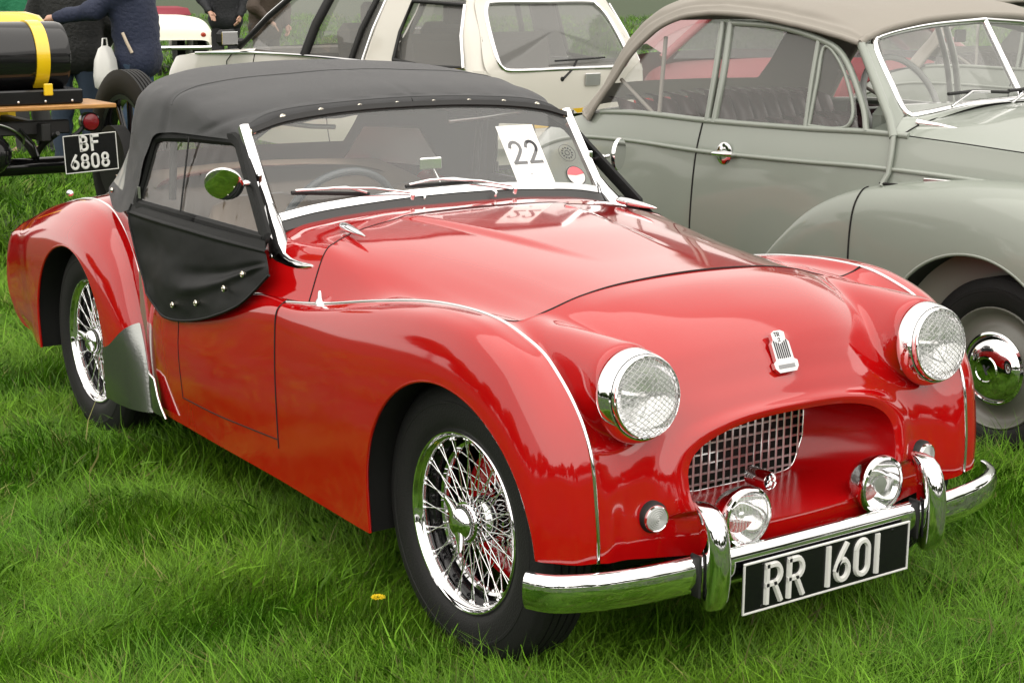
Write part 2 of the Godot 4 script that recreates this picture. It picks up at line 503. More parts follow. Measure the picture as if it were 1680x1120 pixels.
func grow(g: Array, by: float, ref: Vector3) -> Array:
	var n := grid_normals(g, ref)
	var o := []
	for j in g.size():
		var r := PackedVector3Array()
		for i in g[j].size(): r.append(g[j][i] + n[j][i] * by)
		o.append(r)
	return o
func body() -> void:
	car = thing("sports_car", "red open two-seater sports car with black soft top and wire wheels", "car")
	var mid := V(-1.1, .4, 0)
	# front wings
	var wg := tensor(wing_rows(), 150, 60)
	var edge := []
	var ws := skin(wg, V(-.3, .4, .3), arch_front, edge)
	side_pair("front_wing", ws, M.red)
	edge.sort_custom(func(a, b): return atan2(a.y - .2, a.x) > atan2(b.y - .2, b.x))
	var lip := PackedVector3Array()
	for q in edge:
		if q.y > .2 and (lip.is_empty() or lip[lip.size() - 1].distance_to(q) > 0.012): lip.append(q - V(0, 0, .004))
	side_pair("wheel_arch_lip", tube(lip, .0045, 8), M.red)
	# wheel housing behind the opening
	var r0 := PackedVector3Array(); var r1 := PackedVector3Array(); var r2 := PackedVector3Array()
	for q in lip:
		var o := Vector2(q.x, q.y - .335)
		r0.append(q - V(0, 0, .003)); r1.append(V(o.x * 1.02, .335 + o.y * 1.02, q.z - .05)); r2.append(V(o.x * 1.02, .335 + o.y * 1.02, .36))
	var well := loft([r0, r1, r2], false)
	for k in r2.size() - 1: well.flat(r2[k], r2[k + 1], V(0, .2, .36), V(0, .3, 0))
	side_pair("wheel_housing", well, M.black)
	# bead along the seam
	side_pair("wing_beading", tube(Array(rich(bead_line(), 120)), .0045, 8), M.chrome)
	# nose
	var ng := nose_grid()
	var me := []
	var ns := skin(ng, V(.1, .4, 0), mouth_d, me)
	part("front_panel", ns.both(), M.red, car)
	mouth(me)
	# bonnet
	var b := bead_line()
	var bl := rich(b, 300)
	var zr := [0.0, .2, .33, .42, .49, .545]
	# crown heights at stations along the length, for each row
	var st := [0.0, .2, .42, .64, .85, 1.0]
	var rows := []
	var hy := [[.884,.881,.871,.857,.845,.838],[.881,.876,.864,.850,.838,.830],[.872,.864,.849,.834,.820,.813],[.862,.850,.830,.812,.797,.790],[.846,.828,.804,.786,.776,.774],[.82,.796,.775,.771,.777,.780]]
	var xr := [-.885, -.865, -.835, -.80, -.765, -.735]
	var zz := [[0,0,0,0,0,0],[.2,.2,.2,.2,.2,.2],[.33,.33,.33,.33,.328,.325],[.43,.425,.42,.418,.416,.415],[.512,.505,.497,.49,.487,.485],[.568,.558,.547,.54,.537,.536]]
	for j in 6:
		var row := []
		for k in 6: row.append(V(lerpf(xr[j], .027, st[k]), hy[j][k], zz[j][k]))
		rows.append(row)
	var last := []
	for k in 6:
		var x := lerpf(-.705, .027, st[k])
		var i := 0
		while i < bl.size() - 1 and bl[i].x < x: i += 1
		last.append(bl[i] + V(0, 0, -.003))
	rows.append(last)
	var bg := half_tensor(rows, 130, 22)
	for j in bg.size():   # the raised centre of the bonnet, narrowing forwards
		for i in bg[j].size():
			var p: Vector3 = bg[j][i]
			var t := clampf((p.x + .88) / .75, 0, 1)
			p.y += .009 * (1.0 - smoothstep(.55, 1.0, t)) * (1.0 - smoothstep(lerpf(.27, .12, t) - .018, lerpf(.27, .12, t) + .018, p.z)) * smoothstep(-.89, -.80, p.x)
			bg[j][i] = p
	part("bonnet", skin(bg, V(-.3, .3, 0)).both(), M.red, car)
	var front_gap := PackedVector3Array()
	var rear_gap := PackedVector3Array()
	for j in range(0, 133, 2):
		front_gap.append(bg[j][130] + V(.0015, -.001, 0)); rear_gap.append(bg[j][0] + V(-.001, -.001, 0))
	part("bonnet_gap", tube(front_gap, .0032, 6).both(), M.gap, car)
	part("bonnet_gap", tube(rear_gap, .0026, 6).both(), M.gap, car)
	# scuttle between bonnet and windscreen
	var sc := []
	var far := [V(-1.02,.886,0),V(-1.02,.884,.2),V(-1.025,.878,.33),V(-1.03,.868,.43),V(-1.035,.852,.515),V(-1.03,.80,.605),V(-.98,.70,.665)]
	for j in 7:
		var p: Vector3 = bg[j * 22][0] + V(-.001, 0, 0)
		var f: Vector3 = far[j]
		if j == 6: p = V(-.705, .708, .633)
		sc.append([p, p.lerp(f, .5) + (V(0, .004, 0) if j < 4 else V(0, .0, .004)), f])
	part("scuttle", skin(tensor(sc, 24, 60), V(-.9, .3, 0)).both(), M.red, car)
	# doors and sills
	var ds := []
	ds.append([V(-.70,.708,.634),V(-.78,.705,.648),V(-.95,.70,.645),V(-1.15,.655,.645),V(-1.35,.61,.64),V(-1.55,.60,.625),V(-1.72,.61,.58)])
	ds.append([V(-.70,.704,.655),V(-.78,.697,.665),V(-.95,.69,.664),V(-1.15,.643,.668),V(-1.35,.598,.668),V(-1.55,.588,.655),V(-1.72,.60,.605)])
	ds.append([V(-.70,.682,.682),V(-.78,.675,.684),V(-.95,.652,.686),V(-1.15,.608,.688),V(-1.35,.572,.689),V(-1.55,.562,.68),V(-1.72,.57,.63)])
	ds.append([V(-.70,.617,.691),V(-.78,.61,.690),V(-.95,.575,.693),V(-1.15,.54,.696),V(-1.35,.525,.696),V(-1.55,.52,.690),V(-1.72,.53,.645)])
	ds.append([V(-.70,.482,.695),V(-.78,.48,.692),V(-.95,.46,.695),V(-1.15,.44,.698),V(-1.35,.435,.698),V(-1.55,.43,.694),V(-1.72,.43,.650)])
	ds.append([V(-.70,.229,.686),V(-.78,.23,.684),V(-.95,.232,.684),V(-1.15,.234,.684),V(-1.35,.236,.682),V(-1.55,.24,.680),V(-1.72,.24,.640)])
	for r in ds: r.pop_front()
	var dg := tensor(ds, 80, 60)
	side_pair("door", skin(dg, V(-1.1, .4, .3)), M.red)
	var lines := []
	var ln := PackedVector3Array()
	for j in range(1, 57): ln.append(dg[j][0] + V(0, 0, .0))
	side_pair("door_gap", tube(ln, .0024, 6), M.gap)
	ln = PackedVector3Array()
	for i in range(0, 51, 5):   # door bottom
		ln.append(dg[55][i])
	for j in range(54, 14, -4): ln.append(dg[j][50])
	side_pair("door_gap", tube(ln, .0018, 6), M.gap)
	# rear wings: rows from the bead outwards
	var rb := [V(-1.70,.20,.632),V(-1.735,.36,.628),V(-1.765,.45,.622),V(-1.80,.52,.616),V(-1.875,.62,.605),V(-1.96,.685,.592),V(-2.05,.73,.580),V(-2.16,.764,.566),V(-2.28,.777,.556),V(-2.40,.775,.55),V(-2.52,.758,.548),V(-2.69,.722,.546),V(-2.82,.682,.545),V(-2.97,.62,.54),V(-3.0,.5,.54),V(-2.99,.36,.54)]
	var q1 := [V(-1.72,.20,.660),V(-1.75,.36,.657),V(-1.78,.45,.653),V(-1.815,.52,.648),V(-1.885,.612,.640),V(-1.97,.675,.630),V(-2.06,.72,.622),V(-2.165,.752,.612),V(-2.28,.766,.604),V(-2.40,.765,.598),V(-2.52,.749,.594),V(-2.69,.714,.59),V(-2.82,.676,.587),V(-2.97,.615,.585),V(-3.005,.5,.59),V(-2.995,.36,.59)]
	var q2 := [V(-1.78,.20,.682),V(-1.80,.36,.684),V(-1.825,.44,.684),V(-1.86,.50,.682),V(-1.925,.578,.677),V(-2.0,.635,.672),V(-2.08,.675,.668),V(-2.175,.705,.662),V(-2.28,.718,.656),V(-2.40,.718,.65),V(-2.52,.705,.646),V(-2.69,.675,.64),V(-2.82,.645,.634),V(-2.96,.602,.630),V(-3.0,.49,.635),V(-2.985,.355,.635)]
	var q3 := [V(-1.87,.20,.692),V(-1.885,.33,.697),V(-1.905,.40,.70),V(-1.935,.45,.70),V(-1.985,.51,.70),V(-2.05,.56,.70),V(-2.12,.595,.70),V(-2.2,.62,.698),V(-2.29,.63,.695),V(-2.4,.63,.692),V(-2.52,.62,.688),V(-2.68,.6,.682),V(-2.81,.58,.672),V(-2.945,.56,.662),V(-2.98,.46,.664),V(-2.95,.33,.66)]
	var q4 := [V(-1.95,.20,.695),V(-1.965,.27,.70),V(-1.98,.31,.70),V(-2.0,.34,.70),V(-2.04,.37,.70),V(-2.1,.40,.70),V(-2.16,.42,.70),V(-2.23,.435,.70),V(-2.31,.44,.70),V(-2.41,.44,.698),V(-2.52,.435,.693),V(-2.67,.42,.687),V(-2.79,.41,.676),V(-2.91,.39,.67),V(-2.935,.35,.668),V(-2.86,.28,.66)]
	var q5 := [V(-2.0,.16,.69),V(-2.05,.165,.69),V(-2.1,.17,.69),V(-2.15,.175,.69),V(-2.2,.18,.69),V(-2.25,.185,.69),V(-2.3,.19,.69),V(-2.35,.195,.69),V(-2.4,.2,.69),V(-2.45,.21,.69),V(-2.52,.225,.688),V(-2.62,.245,.684),V(-2.68,.252,.676),V(-2.72,.256,.665),V(-2.74,.258,.655),V(-2.76,.26,.65)]
	var rg := tensor([rb, q1, q2, q3, q4, q5], 130, 60)
	edge = []
	side_pair("rear_wing", skin(rg, V(-2.3, .4, .3), arch_rear, edge), M.red)
	edge.sort_custom(func(a, b): return atan2(a.y - .2, a.x + 2.275) > atan2(b.y - .2, b.x + 2.275))
	lip = PackedVector3Array()
	for q in edge:
		if q.y > .14 and (lip.is_empty() or lip[lip.size() - 1].distance_to(q) > 0.012): lip.append(q - V(0, 0, .004))
	side_pair("wheel_arch_lip", tube(lip, .0045, 8), M.red)
	r0 = PackedVector3Array(); r1 = PackedVector3Array(); r2 = PackedVector3Array()
	for q in lip:
		var o := Vector2(q.x + 2.275, q.y - .33)
		r0.append(q - V(0, 0, .003)); r1.append(V(-2.275 + o.x * 1.02, .33 + o.y * 1.02, q.z - .05)); r2.append(V(-2.275 + o.x * 1.02, .33 + o.y * 1.02, .36))
	side_pair("wheel_housing", loft([r0, r1, r2], false), M.black)
	side_pair("wing_beading", tube(Array(rich(rb.slice(0, 13), 120)), .004, 8), M.chrome)
	# rear deck and tail
	var tl := []
	var dk := [V(-1.70,.80,0),V(-2.0,.875,0),V(-2.25,.87,0),V(-2.45,.845,0),V(-2.65,.80,0),V(-2.8,.745,0),V(-2.92,.66,0),V(-3.0,.52,0),V(-2.98,.30,0)]
	for f in [[0.0, 0.0], [.2, .006], [.35, .022], [.45, .055]]:
		var row := []
		for q in dk: row.append(V(q.x + f[0] * f[0] * .15, q.y - f[1], f[0]))
		tl.append(row)
	var bs := []
	var rbl := rich(rb, 300)
	for q in dk:
		var bestp: Vector3 = rbl[0]
		for w in rbl:
			if w.x < q.x + .06 and (w.y < .7 or q.y > .6) and absf(w.x - q.x) * .5 + absf(w.y - (q.y - .09)) < absf(bestp.x - q.x) * .5 + absf(bestp.y - (q.y - .09)): bestp = w
		bs.append(bestp)
	tl.append(bs)
	part("rear_deck", skin(tensor(tl, 60, 50), V(-2.4, .3, 0), func(p): return -2.12 - p.x).both(), M.red, car)
	# rear quarter between door top and wing bead, under the hood's edge
	var rq := []
	rq.append([V(-1.70,.20,.634),V(-1.765,.45,.624),V(-1.875,.62,.607),V(-2.05,.73,.582),V(-2.16,.764,.567)])
	rq.append([V(-1.66,.225,.655),V(-1.70,.45,.655),V(-1.77,.62,.64),V(-1.93,.75,.60),V(-2.1,.82,.56)])
	rq.append([V(-1.60,.235,.664),V(-1.61,.45,.676),V(-1.645,.595,.655),V(-1.8,.76,.61),V(-2.0,.85,.54)])
	side_pair("rear_quarter", skin(tensor(rq, 40, 20), V(-1.8, .4, .2)), M.red)
	# metal guards ahead of the rear wheels, laid over the wing and the sill
	var guard := func(p: Vector3) -> float:
		var t := clampf((-1.745 - p.x) / .2, 0, 1)
		return minf(minf(lerpf(.478, .37, smoothstep(0, 1, t)) - p.y, arch_rear(p) - .001), minf(p.y - .165, minf(minf(-1.70 - p.x, p.z - .648), p.x + 2.05)))
	side_pair("stone_guard", skin(grow(rg, .005, V(-2.3, .4, .3)), V(-2.3, .4, .3), guard), M.alloy)
	side_pair("sill_guard", skin(tensor([[V(-1.625, .35, .688), V(-1.585, .352, .701), V(-1.54, .345, .705)], [V(-1.625, .30, .690), V(-1.575, .30, .703), V(-1.515, .30, .707)], [V(-1.625, .238, .686), V(-1.555, .240, .702), V(-1.472, .243, .703)]], 10, 10), V(-1.6, .3, .3)), M.alloy)
	side_pair("guard_trim", tube([V(-1.625, .352, .689), V(-1.585, .354, .703), V(-1.54, .347, .707), V(-1.515, .30, .709), V(-1.495, .27, .708), V(-1.470, .241, .705)], .004, 8), M.chrome)
	# floor and inner walls keep the daylight out
	part("underbody", box(V(-1.3, .24, 0), V(3.0, .05, .72)).add(box(V(-1.1, .24, 0), V(1.5, .05, 1.3))).add(box(V(.05, .40, 0), V(.25, .3, .70))).add(box(V(-2.3, .45, 0), V(.9, .4, .70))).add(box(V(-.62, .46, 0), V(.03, .46, 1.24))).add(box(V(-.35,.5,.5),V(.03,.5,.3))).add(box(V(-.35,.5,-.5),V(.03,.5,.3))), M.black, car)
func mouth(me: Array) -> void:
	# the lip: the cut's points in order round the opening, both halves
	me.sort_custom(func(a, b): return atan2(a.y - .468, a.z) < atan2(b.y - .468, b.z))
	var half := PackedVector3Array()
	for q in me:
		if half.is_empty() or half[half.size() - 1].distance_to(q) > .004: half.append(q)
	half = even(half, 60)
	var loop := PackedVector3Array(half)
	for k in range(half.size() - 1, -1, -1):
		if half[k].z > .003: loop.append(half[k] * V(1, 1, -1))
	var rings := []
	var gy := .447
	for f in [[0.0, 0.0], [.012, -.003], [.03, -.012], [.07, -.03], [.2, -.07], [.45, -.12], [.75, -.165], [1.0, -.2]]:
		var ring := PackedVector3Array()
		for q in loop:
			var a := Vector2(q.z / .318, (q.y - .468) / .11)
			var sq := 1.0 / pow(pow(absf(a.x), 9.0) + pow(absf(a.y), 9.0), 1.0 / 9.0)
			a *= sq
			var g := V(.215, gy + a.y * (.092 if a.y > 0 else .080), a.x * .203 * (1.0 - .15 * maxf(0.0, -a.y)))
			var t: float = f[0]
			ring.append(V(lerpf(q.x, g.x, clampf(-f[1] / .2, 0, 1)), lerpf(q.y, g.y, t), lerpf(q.z, g.z, t)))
		rings.append(ring)
	var s := Shape.new()
	var l := loft(rings, true)
	# seen from within: turn the normals inwards
	for k in l.n.size(): l.n[k] = -l.n[k]
	for k in range(0, l.idx.size(), 3):
		var t := l.idx[k + 1]; l.idx[k + 1] = l.idx[k + 2]; l.idx[k + 2] = t
	part("mouth_duct", l, M.duct, car)
	var back := rings[rings.size() - 1] as PackedVector3Array
	var bs := Shape.new()
	for k in back.size(): bs.flat(back[k] + V(-.03, 0, 0), back[(k + 1) % back.size()] + V(-.03, 0, 0), V(.185, gy, 0), V(-1, gy, 0))
	part("radiator", bs, M.black, car)
	var gr := part("grille", tube(PackedVector3Array(Array(back) + [back[0]]), .0025, 6, false), M.chrome, car)
	var hw := func(y: float) -> float:
		var m := 0.0
		for q in back:
			if absf(q.y - y) < .010: m = maxf(m, absf(q.z))
		return m
	for k in range(-3, 4):
		var y := gy + .004 + k * .0235
		var w: float = hw.call(y)
		if w > .03: part("grille_bar", box(V(.213, y, 0), V(.004, .0065, w * 2), .0015), M.steel, gr)
	for k in range(-8, 9):
		var z := k * .0235
		var lo := 9.0; var hi := 0.0
		for q in back:
			if absf(q.z - z) < .009: lo = minf(lo, q.y); hi = maxf(hi, q.y)
		if hi > lo: part("grille_bar", box(V(.2155, (lo + hi) / 2, z), V(.004, hi - lo, .0065), .0015), M.steel, gr)
# letters as raised strokes: each glyph a list of polylines in a box 1 high
func arc2(c: Vector2, r: Vector2, a0: float, a1: float, n := 10) -> Array:
	var o := []
	for i in n + 1:
		var a := deg_to_rad(lerpf(a0, a1, float(i) / n))
		o.append(c + Vector2(cos(a) * r.x, sin(a) * r.y))
	return o
func glyph(ch: String) -> Array:   # [advance, strokes]
	match ch:
		"R": return [.62, [[Vector2(0, 0), Vector2(0, 1)], [Vector2(0, 1), Vector2(.24, 1)] + arc2(Vector2(.26, .73), Vector2(.24, .27), 90, -90) + [Vector2(0, .46)], [Vector2(.28, .46), Vector2(.5, 0)]]]
		"1": return [.16, [[Vector2(.05, 0), Vector2(.05, 1)]]]
		"6": return [.58, [arc2(Vector2(.24, .29), Vector2(.24, .29), 180, -180, 24), [Vector2(.01, .36), Vector2(.09, .56), Vector2(.2, .76), Vector2(.36, 1)]]]
		"0": return [.58, [arc2(Vector2(.24, .74), Vector2(.24, .26), 180, 0) + arc2(Vector2(.24, .26), Vector2(.24, .26), 0, -180) + [Vector2(0, .74)]]]
		"8": return [.58, [arc2(Vector2(.24, .75), Vector2(.22, .25), -90, 270, 20), arc2(Vector2(.24, .25), Vector2(.25, .25), 90, 450, 20)]]
		"B": return [.62, [[Vector2(0, 0), Vector2(0, 1)], [Vector2(0, 1), Vector2(.24, 1)] + arc2(Vector2(.25, .76), Vector2(.2, .24), 90, -90) + [Vector2(0, .52)], [Vector2(.24, .52)] + arc2(Vector2(.26, .26), Vector2(.24, .26), 90, -90) + [Vector2(0, 0)]]]
		"F": return [.55, [[Vector2(0, 0), Vector2(0, 1)], [Vector2(0, 1), Vector2(.46, 1)], [Vector2(0, .54), Vector2(.38, .54)]]]
		"2": return [.62, [arc2(Vector2(.25, .72), Vector2(.25, .28), 168, -30, 14) + [Vector2(.36, .42), Vector2(.02, .02)], [Vector2(0, .0), Vector2(.52, .0)]]]
		"T": return [.6, [[Vector2(0, 1), Vector2(.5, 1)], [Vector2(.25, 0), Vector2(.25, 1)]]]
	return [.4, []]
func lettering(txt: String, o: Vector3, x: Vector3, y: Vector3, h: float, w: float, rise: float, m: Material, parent: Node, called := "character") -> void:
	var nrm := x.cross(y).normalized()
	var px := 0.0
	for ch in txt:
		if ch == " ":
			px += .62 * h
			continue
		var gl := glyph(ch)
		var s := Shape.new()
		for st in gl[1]:
			var path := PackedVector3Array()
			for q in st: path.append(o + x * (px + q.x * h) + y * (q.y * h))
			var i := path.size() - 1
			path[0] -= (path[1] - path[0]).normalized() * w * .5 if path[0].distance_to(path[i]) > .001 else Vector3.ZERO
			path[i] += (path[i] - path[i - 1]).normalized() * w * .5 if path[0].distance_to(path[i]) > .001 else Vector3.ZERO
			s.add(sweep(path, [Vector2(w * .5, 0), Vector2(w * .28, rise), Vector2(-w * .28, rise), Vector2(-w * .5, 0)], nrm))
		part(called, s, m, parent)
		px += gl[0] * h + w * 1.15
func number_plate(parent: Node, c: Vector3, x: Vector3, y: Vector3, sx: float, sy: float) -> MeshInstance3D:
	var z := x.cross(y).normalized()
	var b := Basis(x, y, z)
	var p := part("number_plate", box(c, Vector3(sx, sy, .004), .0012, b), M.plate_black, parent)
	var e := .0045
	var s := Shape.new()
	s.add(box(c + y * (sy / 2 - e / 2) + z * .0025, Vector3(sx, e, .005), .001, b)).add(box(c - y * (sy / 2 - e / 2) + z * .0025, Vector3(sx, e, .005), .001, b))
	s.add(box(c + x * (sx / 2 - e / 2) + z * .0025, Vector3(e, sy - e * 2, .005), .001, b)).add(box(c - x * (sx / 2 - e / 2) + z * .0025, Vector3(e, sy - e * 2, .005), .001, b))
	part("border", s, M.plate_white, p)
	return p
func make_wheel() -> Node3D:
	var w := Node3D.new()
	var Z := Vector3(0, 0, 1)
	var tp := [Vector2(.2, -.062), Vector2(.225, -.074), Vector2(.26, -.078), Vector2(.29, -.073), Vector2(.312, -.06), Vector2(.321, -.052)]
	for k in range(-2, 3):
		tp += [Vector2(.325, k * .02 - .0085), Vector2(.325, k * .02 + .0065), Vector2(.319, k * .02 + .0075), Vector2(.319, k * .02 + .0105)] if k < 2 else [Vector2(.325, k * .02 - .0085), Vector2(.324, k * .02 + .008)]
	tp += [Vector2(.321, .053), Vector2(.314, .06), Vector2(.3135, .0615), Vector2(.305, .067), Vector2(.29, .0735), Vector2(.277, .0765), Vector2(.276, .078), Vector2(.27, .0785), Vector2(.269, .0775), Vector2(.255, .078), Vector2(.235, .0765), Vector2(.222, .072), Vector2(.214, .066), Vector2(.209, .062)]
	part("tyre", lathe(tp, 96, Z), M.rubber, w)
	part("rim", lathe([Vector2(.205, .052), Vector2(.2095, .060), Vector2(.2085, .0660), Vector2(.2055, .0685), Vector2(.2025, .0675), Vector2(.2, .063), Vector2(.1985, .058), Vector2(.1955, .0555), Vector2(.1925, .0535), Vector2(.1905, .049), Vector2(.190, .043), Vector2(.193, .038), Vector2(.2, .03)], 96, Z).add(lathe([Vector2(.176, -.014), Vector2(.170, -.010), Vector2(.168, -.002), Vector2(.170, .005), Vector2(.177, .008)], 72, Z)), M.chrome, w)
	part("rim_well", lathe([Vector2(.2, .028), Vector2(.186, .02), Vector2(.18, -.02), Vector2(.2, -.06)], 64, Z), M.gloss_black, w)
	part("brake_drum", lathe([Vector2(.0, -.09), Vector2(.155, -.09), Vector2(.157, -.06), Vector2(.15, -.052), Vector2(.05, -.05), Vector2(.0, -.05)], 48, Z), M.red, w)
	part("hub", lathe([Vector2(.075, -.052), Vector2(.075, -.046), Vector2(.066, -.042), Vector2(.056, -.03), Vector2(.052, -.01), Vector2(.052, .015), Vector2(.046, .022), Vector2(.040, .03), Vector2(.040, .046), Vector2(.046, .05), Vector2(.046, .055), Vector2(.02, .057)], 40, Z), M.chrome, w)
	var cap := lathe([Vector2(.046, .053), Vector2(.047, .064), Vector2(.044, .074), Vector2(.036, .082), Vector2(.022, .088), Vector2(.0, .09)], 40, Z)
	for g in [0.0, PI]:
		var rings := []
		for q in [[.02, .019, .010, .079], [.040, .015, .008, .081], [.054, .012, .007, .084], [.066, .0095, .0055, .088], [.073, .006, .003, .091]]:
			var ring := PackedVector3Array()
			for k in 12:
				var a := TAU * k / 12
				ring.append(Vector3(q[0], cos(a) * q[1], q[3] + sin(a) * q[2]))
			rings.append(ring)
		cap.add(loft(rings, true, true), Transform3D(Basis(Z, g), Vector3.ZERO))
	part("spinner", cap, M.chrome, w, Transform3D(Basis(Z, deg_to_rad(118)).scaled(Vector3(.88, .88, 1.0)), Vector3.ZERO))
	var mo := tube([Vector3(.040, 0, .042), Vector3(.108, .038, .042), Vector3(.172, .075, .044)], .0017, 5).mesh()
	var mo2 := tube([Vector3(.040, 0, .042), Vector3(.108, -.038, .042), Vector3(.172, -.075, .044)], .0017, 5).mesh()
	var mi := tube([Vector3(.060, 0, -.036), Vector3(.11, .045, -.022), Vector3(.146, .087, -.003)], .0017, 5).mesh()
	var mi2 := tube([Vector3(.060, 0, -.036), Vector3(.11, -.045, -.022), Vector3(.146, -.087, -.003)], .0017, 5).mesh()
	for k in 20:
		part("spoke", mo, M.chrome, w, Transform3D(Basis(Z, TAU * k / 20), Vector3.ZERO))
		part("spoke", mo2, M.chrome, w, Transform3D(Basis(Z, TAU * (k + .4) / 20), Vector3.ZERO))
	for k in 18:
		part("spoke", mi, M.chrome, w, Transform3D(Basis(Z, TAU * k / 18), Vector3.ZERO))
		part("spoke", mi2, M.chrome, w, Transform3D(Basis(Z, TAU * (k + .5) / 18), Vector3.ZERO))
	var nip := Shape.new()
	for k in 20:
		for g in [1.0, -1.0]:
			var a: float = TAU * (k + (.4 if g < 0 else 0.0)) / 20 + g * atan2(.075, .172)
			nip.add(ball(Vector3(cos(a) * .188, sin(a) * .188, .0445), Vector3(.005, .005, .006), 8))
	for k in 18:
		for g in [1.0, -1.0]:
			var a: float = TAU * (k + (.5 if g < 0 else 0.0)) / 18 + g * atan2(.087, .146)
			nip.add(ball(Vector3(cos(a) * .169, sin(a) * .169, -.003), Vector3(.005, .005, .006), 8))
	part("nipples", nip, M.chrome, w).set_meta("kind", "stuff")
	return w
func lamp_front(parent: Node, c: Vector3, r: float, label: String, ribbed: bool, called := "spot_lamp") -> void:
	var X := Vector3(1, 0, 0)
	var l := Node3D.new()
	l.name = numbered(called, parent); parent.add_child(l, true)
	l.position = c
	if label: l.set_meta("label", label)
	part("bowl", lathe([Vector2(.0, -r * 1.15), Vector2(r * .35, -r * 1.1), Vector2(r * .7, -r * .8), Vector2(r * .92, -r * .4), Vector2(r * .97, -.008), Vector2(r * 1.02, -.006), Vector2(r * 1.03, .004), Vector2(r * .98, .012), Vector2(r * .9, .014), Vector2(r * .88, .010)], 40, X), M.chrome, l)
	part("reflector", lathe([Vector2(r * .88, .006), Vector2(r * .7, -r * .35), Vector2(r * .4, -r * .62), Vector2(.0, -r * .72)], 32, X), M.chrome, l)
	var lp := [Vector2(r * .9, .009), Vector2(r * .75, .016), Vector2(r * .5, .021), Vector2(r * .25, .0235), Vector2(0, .024)]
	part("glass", lathe(lp, 40, X), M.lens, l)
	part("bulb_cover", ball(Vector3(-r * .25, 0, 0), Vector3(.012, r * .2, r * .2), 12), M.chrome, l)
	if ribbed:
		var s := Shape.new()
		for k in range(-6, 7):
			var z := k * r * .135
			var h := sqrt(maxf(r * r * .74 - z * z, 0.0))
			s.add(tube([Vector3(.010, h, z), Vector3(.019, h * .5, z), Vector3(.022, 0, z), Vector3(.019, -h * .5, z), Vector3(.010, -h, z)], r * .035, 5))
		part("ribs", s, M.lens, l)
	else:
		part("bulb_shield", lathe([Vector2(.0, -.004), Vector2(r * .28, -.004), Vector2(r * .3, .0), Vector2(r * .28, .004), Vector2(0, .006)], 24, X), M.steel, l)
func headlight(sgn: float, label: String) -> void:
	var X := Vector3(1, 0, 0)
	var l := Node3D.new()
	l.name = numbered("headlight", car); car.add_child(l, true)
	l.transform = Transform3D(Basis(Vector3(0, 0, 1), deg_to_rad(8.0)), V(.350, .668, .445 * sgn))
	l.set_meta("label", label)
	part("bezel", lathe([Vector2(.0995, .017), Vector2(.1005, .020), Vector2(.0990, .027), Vector2(.0955, .040), Vector2(.0915, .050), Vector2(.0885, .0515)], 64, X), M.chrome, l)
	part("seal", lathe([Vector2(.0885, .0515), Vector2(.0875, .045), Vector2(.086, .045)], 64, X), M.gap, l)
	part("inner_rim", lathe([Vector2(.0865, .044), Vector2(.0872, .056), Vector2(.085, .062), Vector2(.0815, .0625), Vector2(.0795, .058)], 64, X), M.chrome, l)
	part("reflector", lathe([Vector2(.0795, .056), Vector2(.07, .037), Vector2(.05, .024), Vector2(.025, .018), Vector2(0, .017)], 48, X), M.chrome, l)
	part("bulb", ball(Vector3(.045, 0, 0), Vector3(.011, .0105, .0105), 14), M.steel, l)
	part("bulb_holder", tube([Vector3(.0, 0, 0), Vector3(.04, 0, 0)], .006, 8), M.chrome, l)
	part("bulb_bracket", tube([Vector3(.035, -.055, .05 * sgn), Vector3(.04, 0, 0), Vector3(.035, .0, 0)], .0018, 6), M.steel, l)
	var dome := func(y: float, z: float) -> Vector3:
		var q := minf((y * y + z * z) / (.081 * .081), 1.0)
		return Vector3(.060 + .030 * sqrt(1.0 - q * .92) - .0085, y, z)
	var lp := []
	for k in 9:
		var r := .0805 * (1.0 - k / 8.0)
		lp.append(Vector2(r, (dome.call(r, 0.0) as Vector3).x))
	part("glass", lathe(lp, 48, X), M.lens, l)
	var flutes := Shape.new()   # the lens is moulded with upright flutes in its lower half
	for k in range(-7, 8):
		var z := k * .0102
		var h := sqrt(maxf(.0755 * .0755 - z * z, 0))
		var pth := PackedVector3Array()
		for q in 7: pth.append((dome.call(lerpf(-h, .0, q / 6.0), z) as Vector3) - Vector3(.004, 0, 0))
		flutes.add(tube(pth, .0034, 5))
	part("flutes", flutes, M.lens, l)
	var g := Shape.new()
	for f in [1.0, -1.0]:
		for k in range(-8, 9):
			var d := k * .0096
			var h := sqrt(maxf(.0815 * .0815 - d * d, 0))
			var pth := PackedVector3Array()
			for q in 13:
				var t := lerpf(-h, h, q / 12.0)
				var y: float = (d * .80 + t * .6)
				var z: float = (t * .8 - d * .6) * f
				pth.append((dome.call(y, z) as Vector3) + Vector3(.006 + .0006 * f, 0, 0))
			g.add(tube(pth, .00062, 4, false))
	part("stone_guard", g, M.steel, l)
	part("guard_ring", lathe([Vector2(.0855, .058), Vector2(.086, .064), Vector2(.084, .066), Vector2(.0825, .064)], 64, X), M.chrome, l)
	part("guard_clip", box(Vector3(.060, .083, 0), Vector3(.014, .008, .012), .002), M.chrome, l)
